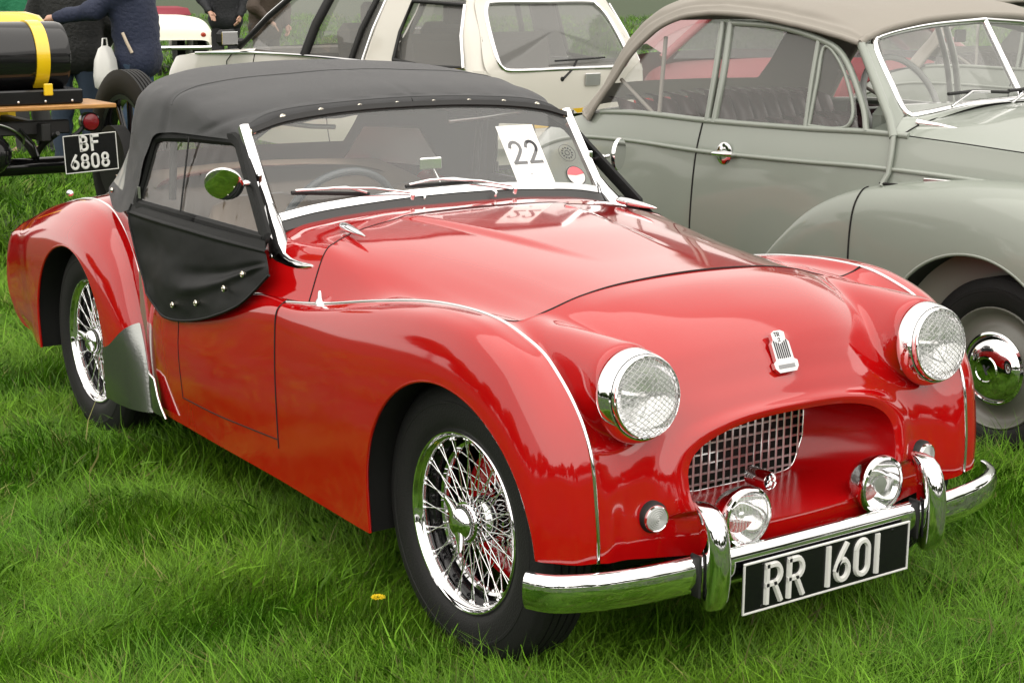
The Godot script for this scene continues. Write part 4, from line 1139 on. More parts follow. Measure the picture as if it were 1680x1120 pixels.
# ------------------------------------------------------------ grey convertible saloon
func rows_to(xs: Array, ys: Array, zs: Array) -> Array:
	var o := []
	for i in xs.size(): o.append(V(xs[i], ys[i], zs[i]))
	return o
func both_parts(called: String, s: Shape, m: Material, p: Node) -> void:
	part(called, s, m, p); part(called, s.mirrored(), m, p)
func grey_car() -> void:
	var g := thing("convertible_saloon", "pale grey green rounded convertible saloon with tan hood beside the red car", "car", V(-.4, 0, -2.37))
	var mid := V(-1.2, .5, 0)
	var P: StandardMaterial3D = mat(Color(0.225, 0.25, 0.215), 0.35)
	P.clearcoat_enabled = true; P.clearcoat = 0.8; P.clearcoat_roughness = 0.06
	var glass: StandardMaterial3D = pane(Color(.45, .46, .44), .16)
	var leather: StandardMaterial3D = mat(Color(0.055, 0.026, 0.03), 0.35)
	var tan_cloth: StandardMaterial3D = bump(mat(Color(0.255, 0.235, 0.205), 0.8), 0.3, 8.0, 0.05)
	var X := [-3.0, -2.7, -2.3, -1.9, -1.4, -.9, -.55, -.2, .15, .45, .66]
	var belt := rows_to(X, [.60,.80,.93,.972,.975,.985,.995,.975,.945,.87,.72], [.40,.56,.655,.688,.697,.69,.665,.58,.48,.36,.22])
	var mould := rows_to(X, [.56,.72,.84,.868,.866,.876,.885,.872,.84,.78,.66], [.46,.62,.70,.716,.726,.726,.70,.61,.51,.39,.25])
	var m2 := rows_to(X, [.50,.63,.72,.74,.74,.74,.74,.73,.70,.66,.58], [.48,.64,.722,.734,.742,.742,.724,.62,.52,.41,.28])
	var m3 := rows_to(X, [.42,.50,.55,.56,.56,.56,.56,.56,.55,.53,.48], [.48,.66,.738,.747,.75,.75,.735,.62,.52,.42,.30])
	var low := rows_to(X, [.35,.36,.38,.38,.38,.38,.38,.38,.38,.38,.38], [.46,.64,.725,.735,.74,.74,.73,.62,.52,.42,.30])
	var sill := rows_to(X, [.30,.26,.24,.23,.23,.23,.23,.24,.26,.28,.30], [.43,.60,.69,.70,.705,.705,.70,.60,.50,.40,.28])
	var sg := tensor([belt, mould, m2, m3, low, sill], 150, 50)
	var rear_open := func(p: Vector3) -> float:
		var d := Vector2(p.x + 2.18, p.y - .32)
		return (d.length() - .33) if p.y < .62 else 1.0
	both_parts("side_panel", skin(sg, mid, rear_open), P, g)
	var mo := PackedVector3Array(); var be := PackedVector3Array()
	for i in range(18, 150, 2): mo.append(sg[10][i] + V(0, 0, .002))
	both_parts("waist_moulding", tube(mo, .009, 8), P, g)
	for i in range(38, 96, 2): be.append(sg[0][i] + V(0, .004, -.004))
	both_parts("waist_rail", tube(be, .012, 8), P, g)
	# shut lines of the door
	var gapf := func(xx: float, y0: float, y1: float) -> PackedVector3Array:
		var o := PackedVector3Array()
		var bi := 0
		for i in 151:
			if absf(sg[25][i].x - xx) < absf(sg[25][bi].x - xx): bi = i
		for j in 51:
			if sg[j][bi].y < y1 and sg[j][bi].y > y0: o.append(sg[j][bi])
		return o
	both_parts("door_gap", tube(gapf.call(-1.42, .26, 1.0), .004, 6), M.gap, g)
	# bonnet, scuttle and tail
	var bon := []
	var XB := [-.62, -.45, -.2, .1, .4, .6, .70]
	bon.append(rows_to(XB, [1.075,1.085,1.065,1.03,.96,.86,.70], [0,0,0,0,0,0,0]))
	bon.append(rows_to(XB, [1.07,1.078,1.055,1.015,.945,.845,.69], [.2,.2,.19,.17,.15,.12,.1]))
	bon.append(rows_to(XB, [1.055,1.055,1.03,.985,.915,.815,.68], [.40,.39,.35,.31,.26,.2,.15]))
	bon.append(rows_to(XB, [1.03,1.03,1.005,.968,.89,.79,.67], [.56,.53,.47,.42,.33,.25,.18]))
	bon.append(rows_to(XB, [1.0,.99,.975,.947,.87,.77,.66], [.668,.645,.58,.495,.38,.29,.21]))
	var bgr := half_tensor(bon, 60, 10)
	part("bonnet", skin(bgr, V(-.2, .5, 0)).both(), P, g)
	var bgp := PackedVector3Array()
	for j in range(0, 41, 2): bgp.append(bgr[j][8])
	part("bonnet_gap", tube(bgp, .0035, 6).both(), M.gap, g)
	var bgs := PackedVector3Array()
	for i in range(4, 61, 2): bgs.append(bgr[39][i])
	both_parts("bonnet_gap", tube(bgs, .003, 6), M.gap, g)
	part("grille", box(V(.66, .60, 0), V(.06, .24, .5), .02), M.chrome, g)
	var XT := [-3.05, -2.95, -2.7, -2.4, -2.1]
	part("boot", skin(tensor([rows_to(XT, [.40,.66,.86,.96,.985], [0,0,0,0,0]), rows_to(XT, [.40,.65,.84,.95,.98], [.25,.25,.3,.35,.38]), rows_to(XT, [.40,.61,.805,.925,.962], [.42,.42,.545,.63,.67])], 30, 20), V(-2.4, .4, 0)).both(), P, g)
	# front wings
	var XW := [-1.07, -.94, -.77, -.56, -.3, 0.0, .25, .45, .6, .68]
	var wr := []
	wr.append(rows_to(XW, [.46,.60,.735,.822,.868,.88,.862,.81,.70,.56], [.748,.748,.738,.70,.60,.52,.47,.43,.40,.38]))
	wr.append(rows_to(XW, [.452,.588,.722,.806,.858,.872,.852,.80,.69,.55], [.756,.760,.760,.745,.69,.645,.61,.57,.53,.47]))
	wr.append(rows_to(XW, [.43,.55,.675,.745,.80,.82,.80,.75,.65,.53], [.760,.768,.776,.782,.762,.74,.715,.68,.63,.56]))
	wr.append(rows_to(XW, [.41,.50,.58,.63,.67,.68,.665,.63,.57,.49], [.760,.770,.785,.795,.792,.785,.768,.735,.68,.60]))
	wr.append(rows_to(XW, [.38,.41,.44,.46,.48,.48,.47,.455,.43,.40], [.758,.768,.782,.79,.792,.788,.775,.745,.69,.61]))
	wr.append(rows_to(XW, [.34,.29,.27,.26,.26,.27,.28,.30,.33,.36], [.750,.755,.765,.772,.775,.772,.762,.735,.68,.60]))
	var wgr := tensor(wr, 120, 60)
	var arch := func(p: Vector3) -> float:
		var d := Vector2(p.x + .045, p.y - .31)
		if d.y < 0: d.y *= .35
		return d.length() - .352
	var edge := []
	both_parts("front_wing", skin(wgr, V(-.1, .4, .3), arch, edge), P, g)
	edge.sort_custom(func(a, b): return atan2(a.y - .15, a.x + .045) > atan2(b.y - .15, b.x + .045))
	var lip := PackedVector3Array()
	for q in edge:
		if lip.is_empty() or lip[lip.size() - 1].distance_to(q) > .014: lip.append(q - V(0, 0, .004))
	both_parts("wheel_arch_lip", tube(lip, .006, 8), P, g)
	var r0 := PackedVector3Array(); var r1 := PackedVector3Array(); var r2 := PackedVector3Array()
	for q in lip:
		r0.append(q - V(0, 0, .004)); r1.append(V(-.045 + (q.x + .045) * 1.03, .31 + (q.y - .31) * 1.03, q.z - .08)); r2.append(V(-.045 + (q.x + .045) * 1.03, .31 + (q.y - .31) * 1.03, .40))
	var well := loft([r0, r1, r2], false)
	for k in r2.size() - 1: well.flat(r2[k], r2[k + 1], V(-.045, .2, .40), V(0, .3, 0))
	both_parts("wheel_housing", well, M.black, g)
	var seam := PackedVector3Array()
	for j in range(1, 58, 2): seam.append(wgr[j][40 - 0].lerp(wgr[j][41], .0) + V(0, 0, .001))
	both_parts("wing_gap", tube(seam, .0035, 6), M.gap, g)
	both_parts("wing_shut_line", tube([V(-.50, .838, .725), V(-.42, .838, .70), V(-.33, .845, .665)], .005, 6), M.gap, g)
	both_parts("scuttle_edge", tube([V(-.50, 1.0, .668), V(-.487, .93, .69), V(-.485, .872, .70), V(-.495, .83, .722)], .010, 8), P, g)
	both_parts("name_badge", box(V(-.30, .862, .668), V(.10, .014, .006), .002, Basis(Vector3.UP, .28)), M.steel, g)
	for q in [.55]:
		both_parts("headlight", lathe([Vector2(.09, -.06), Vector2(.095, 0), Vector2(.085, .02), Vector2(.06, .045), Vector2(0, .06)], 32, Vector3.RIGHT, V(.66, .62, .50)), M.chrome, g)
	part("bumper", tube([V(.60, .40, .70), V(.76, .40, .5), V(.80, .40, 0)], .04, 10).both(), M.chrome, g)
	part("bumper", tube([V(-3.0, .40, .62), V(-3.12, .40, .4), V(-3.15, .40, 0)], .04, 10).both(), M.chrome, g)
	part("underbody", box(V(-1.2, .26, 0), V(3.4, .06, 1.0)).add(box(V(-.62, .55, 0), V(.04, .6, 1.2))).add(box(V(0, .5, 0), V(.9, .5, .6))).add(box(V(-2.3, .5, 0), V(.8, .4, .7))), M.black, g)
	# wheels
	var grey_paint: StandardMaterial3D = mat(Color(0.15, 0.15, 0.13), 0.35)
	var Z := Vector3(0, 0, 1)
	for q in [[0.0, .66], [-2.18, .66], [0.0, -.66], [-2.18, -.66]]:
		var w := Node3D.new(); w.name = numbered("wheel", g); g.add_child(w, true)
		w.transform = Transform3D(Basis(Vector3.UP, PI if q[1] < 0 else 0.0), V(q[0], .292, q[1] - .02 * signf(q[1])))
		var tp := [Vector2(.18, -.05), Vector2(.2, -.062), Vector2(.25, -.066), Vector2(.28, -.056)]
		for k in range(-2, 3): tp += [Vector2(.292, k * .02 - .008), Vector2(.293, k * .02 + .004), Vector2(.286, k * .02 + .006), Vector2(.286, k * .02 + .010)]
		tp += [Vector2(.29, .052), Vector2(.28, .058), Vector2(.262, .064), Vector2(.261, .066), Vector2(.25, .0665), Vector2(.249, .065), Vector2(.225, .064), Vector2(.205, .056), Vector2(.196, .046)]
		part("tyre", lathe(tp, 72, Z), M.rubber, w)
		part("rim", lathe([Vector2(.196, .04), Vector2(.2, .052), Vector2(.196, .056), Vector2(.188, .05), Vector2(.182, .036), Vector2(.165, .026), Vector2(.15, .024), Vector2(.135, .034), Vector2(.118, .05), Vector2(.10, .054), Vector2(.0, .052)], 56, Z), grey_paint, w)
		part("hub_cap", lathe([Vector2(.118, .052), Vector2(.119, .058), Vector2(.112, .062), Vector2(.108, .060), Vector2(.100, .070), Vector2(.085, .083), Vector2(.06, .092), Vector2(.046, .094), Vector2(.043, .098), Vector2(.038, .098), Vector2(.036, .095), Vector2(.0, .097)], 56, Z), M.chrome, w)
		part("hub_emblem", box(V(0, 0, .098), V(.006, .034, .003), .001, Basis(Z, .5)).add(box(V(.008, .006, .098), V(.004, .02, .003), .001, Basis(Z, -.5))), M.ink, w)
	# windscreen in two panes
	var ws := Node3D.new(); ws.name = "windscreen"; g.add_child(ws)
	var wb := [V(-.505, 1.092, 0), V(-.515, 1.082, .28), V(-.532, 1.058, .48), V(-.56, 1.06, .545), V(-.62, 1.16, .565), V(-.72, 1.285, .545), V(-.735, 1.318, .49), V(-.715, 1.352, .28), V(-.70, 1.368, 0)]
	var fr := rich(wb, 60)
	part("frame", tube(Array(fr), .014, 8).both(), M.chrome, ws)
	part("centre_pillar", tube([wb[0], wb[8]], .013, 8), M.chrome, ws)
	var gs := Shape.new()
	var inner := V(-.61, 1.21, .2)
	for k in fr.size() - 1: gs.flat(fr[k], fr[k + 1], inner, V(-2, 1, 0))
	gs.flat(fr[60], fr[0], inner, V(-2, 1, 0))
	part("glass", gs.both(), glass, ws)
	var sur := tube([V(-.50, .99, .668), V(-.54, 1.05, .648), V(-.64, 1.17, .622), V(-.735, 1.29, .598)], .016, 8)
	part("pillar", sur.both(), P, g)
	# filler between screen frame and pillar
	var pf := []
	for k in 9:
		var t := k / 8.0
		pf.append([rich([V(-.56,1.06,.55), V(-.62,1.16,.57), V(-.715,1.29,.55)], 8)[k], rich([V(-.52,1.02,.635), V(-.62,1.15,.628), V(-.735,1.29,.598)], 8)[k]])
	part("pillar_skin", skin(tensor([[pf[0][0], pf[2][0], pf[4][0], pf[6][0], pf[8][0]], [pf[0][1], pf[2][1], pf[4][1], pf[6][1], pf[8][1]]], 12, 3), V(-.8, 1.1, 0)).both(), P, g)
	part("scuttle_top", skin(tensor([[V(-.48,1.09,0), V(-.47,1.085,.25), V(-.48,1.05,.45), V(-.50,1.0,.64)], [V(-.54,1.095,0), V(-.55,1.085,.28), V(-.55,1.06,.50), V(-.55,1.035,.64)]], 16, 3), V(-.6, .8, 0)).both(), P, g)
	for z in [.30, -.02]:
		part("wiper", tube([V(-.47, 1.085, z + .12), V(-.50, 1.13, z - .02), V(-.505, 1.125, z - .12)], .005, 6), M.chrome, ws)
		part("wiper_blade", tube([V(-.505, 1.125, z + .10), V(-.508, 1.13, z - .04), V(-.505, 1.12, z - .22)], .0065, 6), M.black, ws)
	part("rear_view_mirror", box(V(-.73, 1.31, .09), V(.01, .045, .06), .004), M.dark_trim, ws)
	part("flasher_trim", tube([V(-.50, 1.035, .555), V(-.43, 1.03, .53), V(-.30, 1.01, .47)], .014, 8, true, .002), M.chrome, g)
	# doors' window frames: uprights, quarter light, panes
	for sgn in [1.0, -1.0]:
		var mz := V(1, 1, sgn)
		var up0 := [V(-1.372, .975, .695) * mz, V(-1.372, 1.16, .655) * mz, V(-1.40, 1.345, .60) * mz]
		part("door_pillar", tube(spline(up0, 12), .014, 8), P, g)
		part("rear_pillar", tube(spline([up0[0] + V(-.04, 0, 0), up0[1] + V(-.045, 0, 0), up0[2] + V(-.045, 0, 0)], 12), .013, 8), P, g)
		part("quarter_light_pillar", tube([V(-.90, .985, .685) * mz, V(-.915, 1.15, .648) * mz, V(-.93, 1.30, .605) * mz], .010, 8), P, g)
		part("window_top_frame", tube(spline([up0[2], V(-1.15, 1.338, .603) * mz, V(-.93, 1.30, .605) * mz, V(-.80, 1.245, .613) * mz, V(-.67, 1.09, .645) * mz, V(-.62, 1.0, .672) * mz], 30), .012, 8), P, g)
		part("quarter_light_frame", tube(spline([V(-.885, 1.0, .683) * mz, V(-.888, 1.15, .65) * mz, V(-.895, 1.275, .612) * mz, V(-.80, 1.215, .622) * mz, V(-.71, 1.09, .652) * mz, V(-.70, 1.02, .672) * mz, V(-.76, 1.0, .68) * mz, V(-.885, 1.0, .683) * mz], 40), .007, 6), P, g)
		part("door_window", skin(tensor([[V(-1.37, .98, .693) * mz, V(-.90, .99, .685) * mz], [V(-1.375, 1.16, .652) * mz, V(-.915, 1.15, .645) * mz], [V(-1.40, 1.34, .60) * mz, V(-.93, 1.30, .602) * mz]], 4, 6), mid), glass, g)
		part("quarter_light", skin(tensor([[V(-.90, .99, .683) * mz, V(-.66, 1.0, .67) * mz], [V(-.905, 1.15, .647) * mz, V(-.72, 1.14, .64) * mz], [V(-.925, 1.295, .604) * mz, V(-.83, 1.26, .612) * mz]], 4, 6), mid), glass, g)
		part("rear_window", skin(tensor([[V(-1.42, .975, .693) * mz, V(-1.75, .975, .69) * mz, V(-2.06, .965, .675) * mz], [V(-1.42, 1.16, .652) * mz, V(-1.70, 1.16, .65) * mz, V(-1.97, 1.12, .645) * mz], [V(-1.445, 1.34, .60) * mz, V(-1.62, 1.335, .60) * mz, V(-1.78, 1.28, .61) * mz]], 6, 6), mid), glass, g)
		part("hood_frame", tube([V(-1.78, 1.28, .60) * mz, V(-1.72, .985, .675) * mz], .009, 6).add(tube([V(-2.02, 1.10, .63) * mz, V(-1.76, .985, .675) * mz], .008, 6)), tan_cloth, g)
		var hd := part("door_handle", tube([V(-1.32, .866, .742) * mz, V(-1.30, .868, .752) * mz, V(-1.20, .872, .752) * mz], .010, 8), M.chrome, g)
		part("escutcheon", lathe([Vector2(0, -.004), Vector2(.042, -.004), Vector2(.042, .0), Vector2(.038, .002), Vector2(0, -.002)], 28, V(0, .05, sgn), V(-1.27, .870, .733) * mz), M.chrome, hd)
	# seats and wheel
	var bench := func(called: String, x: float, y: float, h: float, dw: float) -> void:
		var sh := Shape.new()
		for k in range(-6, 7):
			var z := k * .092
			var th := .075 - absf(k) * .0018
			var ring := []
			for q in [[-.02, .0], [.0, .02], [.02, h * .4], [.0, h * .8], [-.03, h], [-.07, h * 1.02]]:
				var r := PackedVector3Array()
				for a in 10: r.append(V(x + q[0] * 1.5 - absf(k) * dw + sin(TAU * a / 10) * th, y + q[1] + cos(TAU * a / 10) * .02 - absf(k) * .004, z + cos(TAU * a / 10) * .047))
				ring.append(r)
			sh.add(loft(ring, true, true))
		part(called, sh, leather, g)
	bench.call("rear_seat", -1.98, .60, .42, .006)
	bench.call("front_seat", -1.34, .60, .36, .004)
	part("seat_cushion", box(V(-1.75, .60, 0), V(.4, .14, 1.2), .05).add(box(V(-1.1, .58, 0), V(.42, .14, 1.2), .05)), leather, g)
	part("side_trim", box(V(-1.72, .78, .665), V(.52, .36, .02)).both(), leather, g)
	part("door_trim", box(V(-1.02, .75, .668), V(.7, .40, .02)).both(), leather, g)
	part("dashboard", box(V(-.66, 1.0, 0), V(.1, .16, 1.16), .03), P, g)
	var wc := V(-.80, 1.06, .30)
	var wx := V(-.42, .90, 0).normalized()
	var rim_ := PackedVector3Array()
	for k in 37: rim_.append(wc + (V(0, 0, 1) * cos(TAU * k / 36) + wx * sin(TAU * k / 36)) * .19)
	part("steering_wheel", tube(rim_, .012, 8, false).add(tube([wc, wc + V(.25, -.12, 0)], .015, 6)).add(tube([wc + V(0, 0, .19), wc, wc + V(0, 0, -.19)], .006, 6)).add(tube([wc, wc - wx * .19], .006, 6)), mat(Color(.25, .26, .25), .4), g)
	# hood
	var XH := [-.715, -.84, -1.05, -1.35, -1.65, -1.90, -2.04, -2.13, -2.20]
	var H := [
		rows_to([-.70,-.84,-1.05,-1.35,-1.65,-1.95,-2.18,-2.36,-2.48], [1.385,1.43,1.465,1.49,1.485,1.45,1.36,1.16,.985], [0,0,0,0,0,0,0,0,0]),
		rows_to([-.705,-.84,-1.05,-1.35,-1.65,-1.94,-2.16,-2.33,-2.45], [1.377,1.42,1.455,1.48,1.475,1.44,1.35,1.15,.98], [.25,.25,.25,.25,.25,.25,.25,.26,.27]),
		rows_to([-.72,-.84,-1.05,-1.35,-1.65,-1.92,-2.10,-2.26,-2.38], [1.350,1.392,1.43,1.455,1.45,1.41,1.31,1.11,.97], [.45,.45,.45,.45,.45,.45,.45,.47,.50]),
		rows_to([-.735,-.84,-1.05,-1.35,-1.65,-1.89,-2.04,-2.17,-2.27], [1.318,1.355,1.398,1.425,1.42,1.37,1.26,1.07,.955], [.545,.55,.555,.555,.555,.56,.575,.61,.635]),
		rows_to([-.735,-.84,-1.04,-1.34,-1.62,-1.82,-1.95,-2.07,-2.15], [1.292,1.315,1.352,1.378,1.368,1.30,1.19,1.04,.93], [.605,.615,.62,.62,.62,.632,.65,.675,.695])]
	var hg := half_tensor(H, 100, 15)
	var fn := FastNoiseLite.new(); fn.seed = 11; fn.frequency = 4.0; fn.fractal_octaves = 2
	var hn := grid_normals(hg, mid)
	for j in hg.size():
		for i in hg[j].size():
			var p: Vector3 = hg[j][i]
			hg[j][i] = p + hn[j][i] * (fn.get_noise_3d(p.x, p.y, p.z) * .008 * smoothstep(.1, .5, p.z) - .012 * exp(-pow((j - 48.0) / 3.0, 2)) * smoothstep(5, 25, i) + .004 * exp(-pow((j - 52.0) / 2.0, 2)))
	var bl := func(p: Vector3) -> float:
		if p.x > -1.95: return 1.0
		return maxf(p.z - .43, maxf(1.06 - p.y, p.y - 1.33))
	var hood := part("soft_top", skin(hg, mid, bl, null, Vector2(3, 2)).both(), tan_cloth, g)
	part("back_light", skin(hg, mid, func(p): return -(bl.call(p) as float)).both(), M.clear, hood)
	var hem := PackedVector3Array(); var hemf := PackedVector3Array(); var hemr := PackedVector3Array()
	for i in range(0, 101, 2): hem.append(hg[60][i] + V(0, 0, .003))
	for j in range(0, 61, 2): hemf.append(hg[j][0]); hemr.append(hg[j][100])
	both_parts("hem", tube(hem, .011, 8), tan_cloth, hood)
	part("hem", tube(hemf, .013, 8).both(), tan_cloth, hood)
	part("hem", tube(hemr, .007, 8).both(), tan_cloth, hood)
	var other := g.duplicate()
	other.name = "convertible_saloon_001"
	add_child(other)
	other.position = V(-2.2, 0, -6.5); other.rotation.y = deg_to_rad(4)
	other.set_meta("label", "pale saloon parked on the grey saloon's far side, glimpsed through its windscreen")
# ------------------------------------------------------------ people: one skin over joined limbs
func person_mesh(bones: Array, cell: float, k: float) -> Shape:   # bones: [a, b, ra, rb]
	var lo := V(9, 9, 9); var hi := V(-9, -9, -9)
	for b in bones:
		for e in 2:
			var r := V(1, 1, 1) * (maxf(b[2], b[3]) + cell * 2)
			lo = lo.min(b[e] - r); hi = hi.max(b[e] + r)
	var n := Vector3i(((hi - lo) / cell).ceil()) + Vector3i.ONE
	var f := PackedFloat32Array(); f.resize(n.x * n.y * n.z); f.fill(1.0)
	var sx := n.y * n.z
	for b in bones:
		var a: Vector3 = b[0]
		var ab: Vector3 = b[1] - a
		var l2 := maxf(ab.length_squared(), 1e-9)
		var r0: float = b[2]
		var r1: float = b[3]
		var m := maxf(r0, r1) + k + cell * 2
		var i0 := Vector3i(((a.min(b[1]) - V(m, m, m) - lo) / cell).floor()).clamp(Vector3i.ZERO, n - Vector3i.ONE)
		var i1 := Vector3i(((a.max(b[1]) + V(m, m, m) - lo) / cell).ceil()).clamp(Vector3i.ZERO, n - Vector3i.ONE)
		for x in range(i0.x, i1.x + 1):
			for y in range(i0.y, i1.y + 1):
				for z in range(i0.z, i1.z + 1):
					var p := lo + V(x, y, z) * cell
					var h := clampf((p - a).dot(ab) / l2, 0, 1)
					var d := p.distance_to(a + ab * h) - lerpf(r0, r1, h)
					var q := x * sx + y * n.z + z
					f[q] = smin(f[q], d, k) if f[q] < 0.9 else d
	var s := Shape.new()
	var id := {}
	for x in n.x - 1:
		for y in n.y - 1:
			for z in n.z - 1:
				var q := x * sx + y * n.z + z
				var c := [q, q + 1, q + n.z, q + n.z + 1, q + sx, q + sx + 1, q + sx + n.z, q + sx + n.z + 1]
				var neg := 0
				for e in c:
					if f[e] < 0: neg += 1
				if neg == 0 or neg == 8: continue
				var sum := Vector3.ZERO
				var cnt := 0
				for e in [[0,1],[2,3],[4,5],[6,7],[0,2],[1,3],[4,6],[5,7],[0,4],[1,5],[2,6],[3,7]]:
					var fa := f[c[e[0]]]; var fb := f[c[e[1]]]
					if (fa < 0) != (fb < 0):
						var t := fa / (fa - fb)
						var pa := V(e[0] >> 2, (e[0] >> 1) & 1, e[0] & 1)
						var pb := V(e[1] >> 2, (e[1] >> 1) & 1, e[1] & 1)
						sum += pa.lerp(pb, t); cnt += 1
				var gx := (f[c[4]] + f[c[5]] + f[c[6]] + f[c[7]]) - (f[c[0]] + f[c[1]] + f[c[2]] + f[c[3]])
				var gy := (f[c[2]] + f[c[3]] + f[c[6]] + f[c[7]]) - (f[c[0]] + f[c[1]] + f[c[4]] + f[c[5]])
				var gz := (f[c[1]] + f[c[3]] + f[c[5]] + f[c[7]]) - (f[c[0]] + f[c[2]] + f[c[4]] + f[c[6]])
				id[q] = s.vert(lo + (V(x, y, z) + sum / cnt) * cell, V(gx, gy, gz).normalized())
	for q in id:
		for e in [[sx, n.z, 1], [n.z, 1, sx], [1, sx, n.z]]:   # edge along e[0], quad over the other two
			if (f[q] < 0) != (f[q + e[0]] < 0):
				var a = id.get(q); var b = id.get(q - e[1]); var c = id.get(q - e[1] - e[2]); var d = id.get(q - e[2])
				if a != null and b != null and c != null and d != null:
					s.tri(a, b, c); s.tri(a, c, d)
	return s
func hand(at: Vector3, along: Vector3, palm_n: Vector3, side: float) -> Array:   # finger chains rooted in the palm
	var f := along.normalized()
	var w := f.cross(palm_n).normalized() * side
	var o := [[at, at + f * .07, .024, .030], [at + w * .014, at + f * .075 + w * .016, .016, .015], [at - w * .014, at + f * .07 - w * .016, .016, .015]]
	for k in 4:
		var b := at + f * .078 + w * (.027 - k * .018)
		var l: float = [.062, .070, .066, .052][k]
		var m := b + f * l * .55 + palm_n * .008
		o.append([b, m, .0095, .009]); o.append([m, m + f * l * .45 + palm_n * .022, .009, .0075])
	var t := at + w * .026 + f * .022
	o.append([t, t + (f + w * .9).normalized() * .04, .012, .0105]); o.append([t + (f + w * .9).normalized() * .04, t + (f + w * .5).normalized() * .07 + palm_n * .006, .0105, .009])
	return o
func standing(label: String, at: Vector3, turn: float, jacket: Color, legs: Color, hair: Color, arms: Array, lean := 0.0, tall := 1.0, bare_head := true) -> Node3D:
	# local frame: faces +x, y up, z to the person's right; arms: [right elbow, right wrist, left elbow, left wrist]
	var p := thing("person", label, "person", at, turn, "people standing among the cars")
	var L := V(lean, 0, 0)
	var sh := [V(.02, 1.42, .19) + L * 1.0, V(.02, 1.42, -.19) + L * 1.0]
	var hip := [V(0, .92, .10), V(0, .92, -.10)]
	var skin_m: StandardMaterial3D = mat(Color(.42, .24, .17), .5)
	var neck := V(.0, 1.47, 0) + L * 1.05
	var head := V(.03, 1.64, 0) + L * 1.2
	var b := [[hip[0], hip[1], .115, .115], [V(0, 1.02, 0), V(.02, 1.30, 0) + L * .9, .12, .145], [V(0, 1.0, .07), V(.02, 1.30, .10) + L * .9, .11, .12], [V(0, 1.0, -.07), V(.02, 1.30, -.10) + L * .9, .11, .12], [sh[0], sh[1], .075, .075], [neck - V(0, .06, 0), neck + V(.01, .10, 0), .06, .055],
		[head + V(-.02, .03, 0), head + V(.01, .02, 0), .088, .085], [head + V(.02, -.04, 0), head + V(.045, -.075, 0), .062, .045], [head + V(.085, -.005, 0), head + V(.105, -.03, 0), .010, .014], [head + V(0, -.01, .082), head + V(-.01, .01, .086), .014, .018], [head + V(0, -.01, -.082), head + V(-.01, .01, -.086), .014, .018]]
	for k in 2:
		var g := 1.0 if k == 0 else -1.0
		var knee := V(.03, .49, .105 * g)
		var ank := V(-.02, .09, .11 * g)
		b += [[hip[k], knee, .088, .058], [knee, ank, .058, .04], [ank, V(.10, .045, .13 * g), .045, .04]]
		var el: Vector3 = arms[k * 2]
		var wr: Vector3 = arms[k * 2 + 1]
		b += [[sh[k], el, .058, .045], [el, wr, .043, .03]]
	part("body", person_mesh(b, .02, .04), skin_m, p)
	for k in 2:
		var wr: Vector3 = arms[k * 2 + 1]
		var dir: Vector3 = (wr - arms[k * 2]).normalized()
		var pn := Vector3(0, -1, 0) if absf(dir.y) < .7 else Vector3(0, 0, -1.0 if k == 0 else 1.0)
		part("hand", person_mesh(hand(wr, dir, pn, 1.0 if k == 0 else -1.0), .006, .008), skin_m, p)
	# jacket over the trunk and arms
	var j := [[V(0, .90, .09), V(0, .90, -.09), .145, .145], [V(0, .98, 0), V(.02, 1.30, 0) + L * .9, .155, .175], [V(0, .98, .08), V(.02, 1.30, .10) + L * .9, .135, .145], [V(0, .98, -.08), V(.02, 1.30, -.10) + L * .9, .135, .145], [sh[0], sh[1], .098, .098], [neck - V(0, .05, 0), neck + V(0, .02, 0), .085, .078]]
	for k in 2: j += [[sh[k], arms[k * 2], .083, .068], [arms[k * 2], (arms[k * 2 + 1] as Vector3).lerp(arms[k * 2], .06), .066, .05]]
	var js := person_mesh(j, .02, .05)
	var fn := FastNoiseLite.new(); fn.seed = int(at.x * 10); fn.frequency = 5.0; fn.fractal_octaves = 3
	for i in js.v.size(): js.v[i] += js.n[i] * fn.get_noise_3d(js.v[i].x, js.v[i].y * 1.8, js.v[i].z) * .02
	part("jacket", js, bump(mat(jacket, .75), .05, 2.0, .5, 256), p)
	var t := [[hip[0], hip[1], .128, .128]]
	for k in 2:
		var g := 1.0 if k == 0 else -1.0
		t += [[hip[k], V(.03, .49, .105 * g), .102, .078], [V(.03, .49, .105 * g), V(-.02, .10, .11 * g), .078, .066]]
	var ts := person_mesh(t, .02, .03)
	for i in ts.v.size(): ts.v[i] += ts.n[i] * fn.get_noise_3d(ts.v[i].x, ts.v[i].y * 2.0, ts.v[i].z) * .018
	part("trousers", ts, bump(mat(legs, .85), .2, 3.0, .2, 256), p)
	var shoes := Shape.new()
	for g in [1.0, -1.0]: shoes.add(person_mesh([[V(-.05, .05, .11 * g), V(.13, .04, .135 * g), .052, .045]], .02, .02))
	part("shoes", shoes, M.black, p)
	var hs := person_mesh([[head + V(-.03, .045, 0), head + V(.0, .05, 0), .092, .086], [head + V(-.06, 0, 0), head + V(-.055, -.04, 0), .06, .05]], .02, .03)
	part("hair", hs, mat(hair, .7), p)
	var eyes := Shape.new()
	for g in [1.0, -1.0]: eyes.add(ball(head + V(.083, .0, .033 * g), V(.009, .009, .011), 8))
	part("eyes", eyes, M.ink, p)
	part("mouth", ball(head + V(.088, -.062, 0), V(.006, .005, .022), 8), mat(Color(.3, .1, .09), .5), p)
	p.scale = V(tall, tall, tall)
	return p
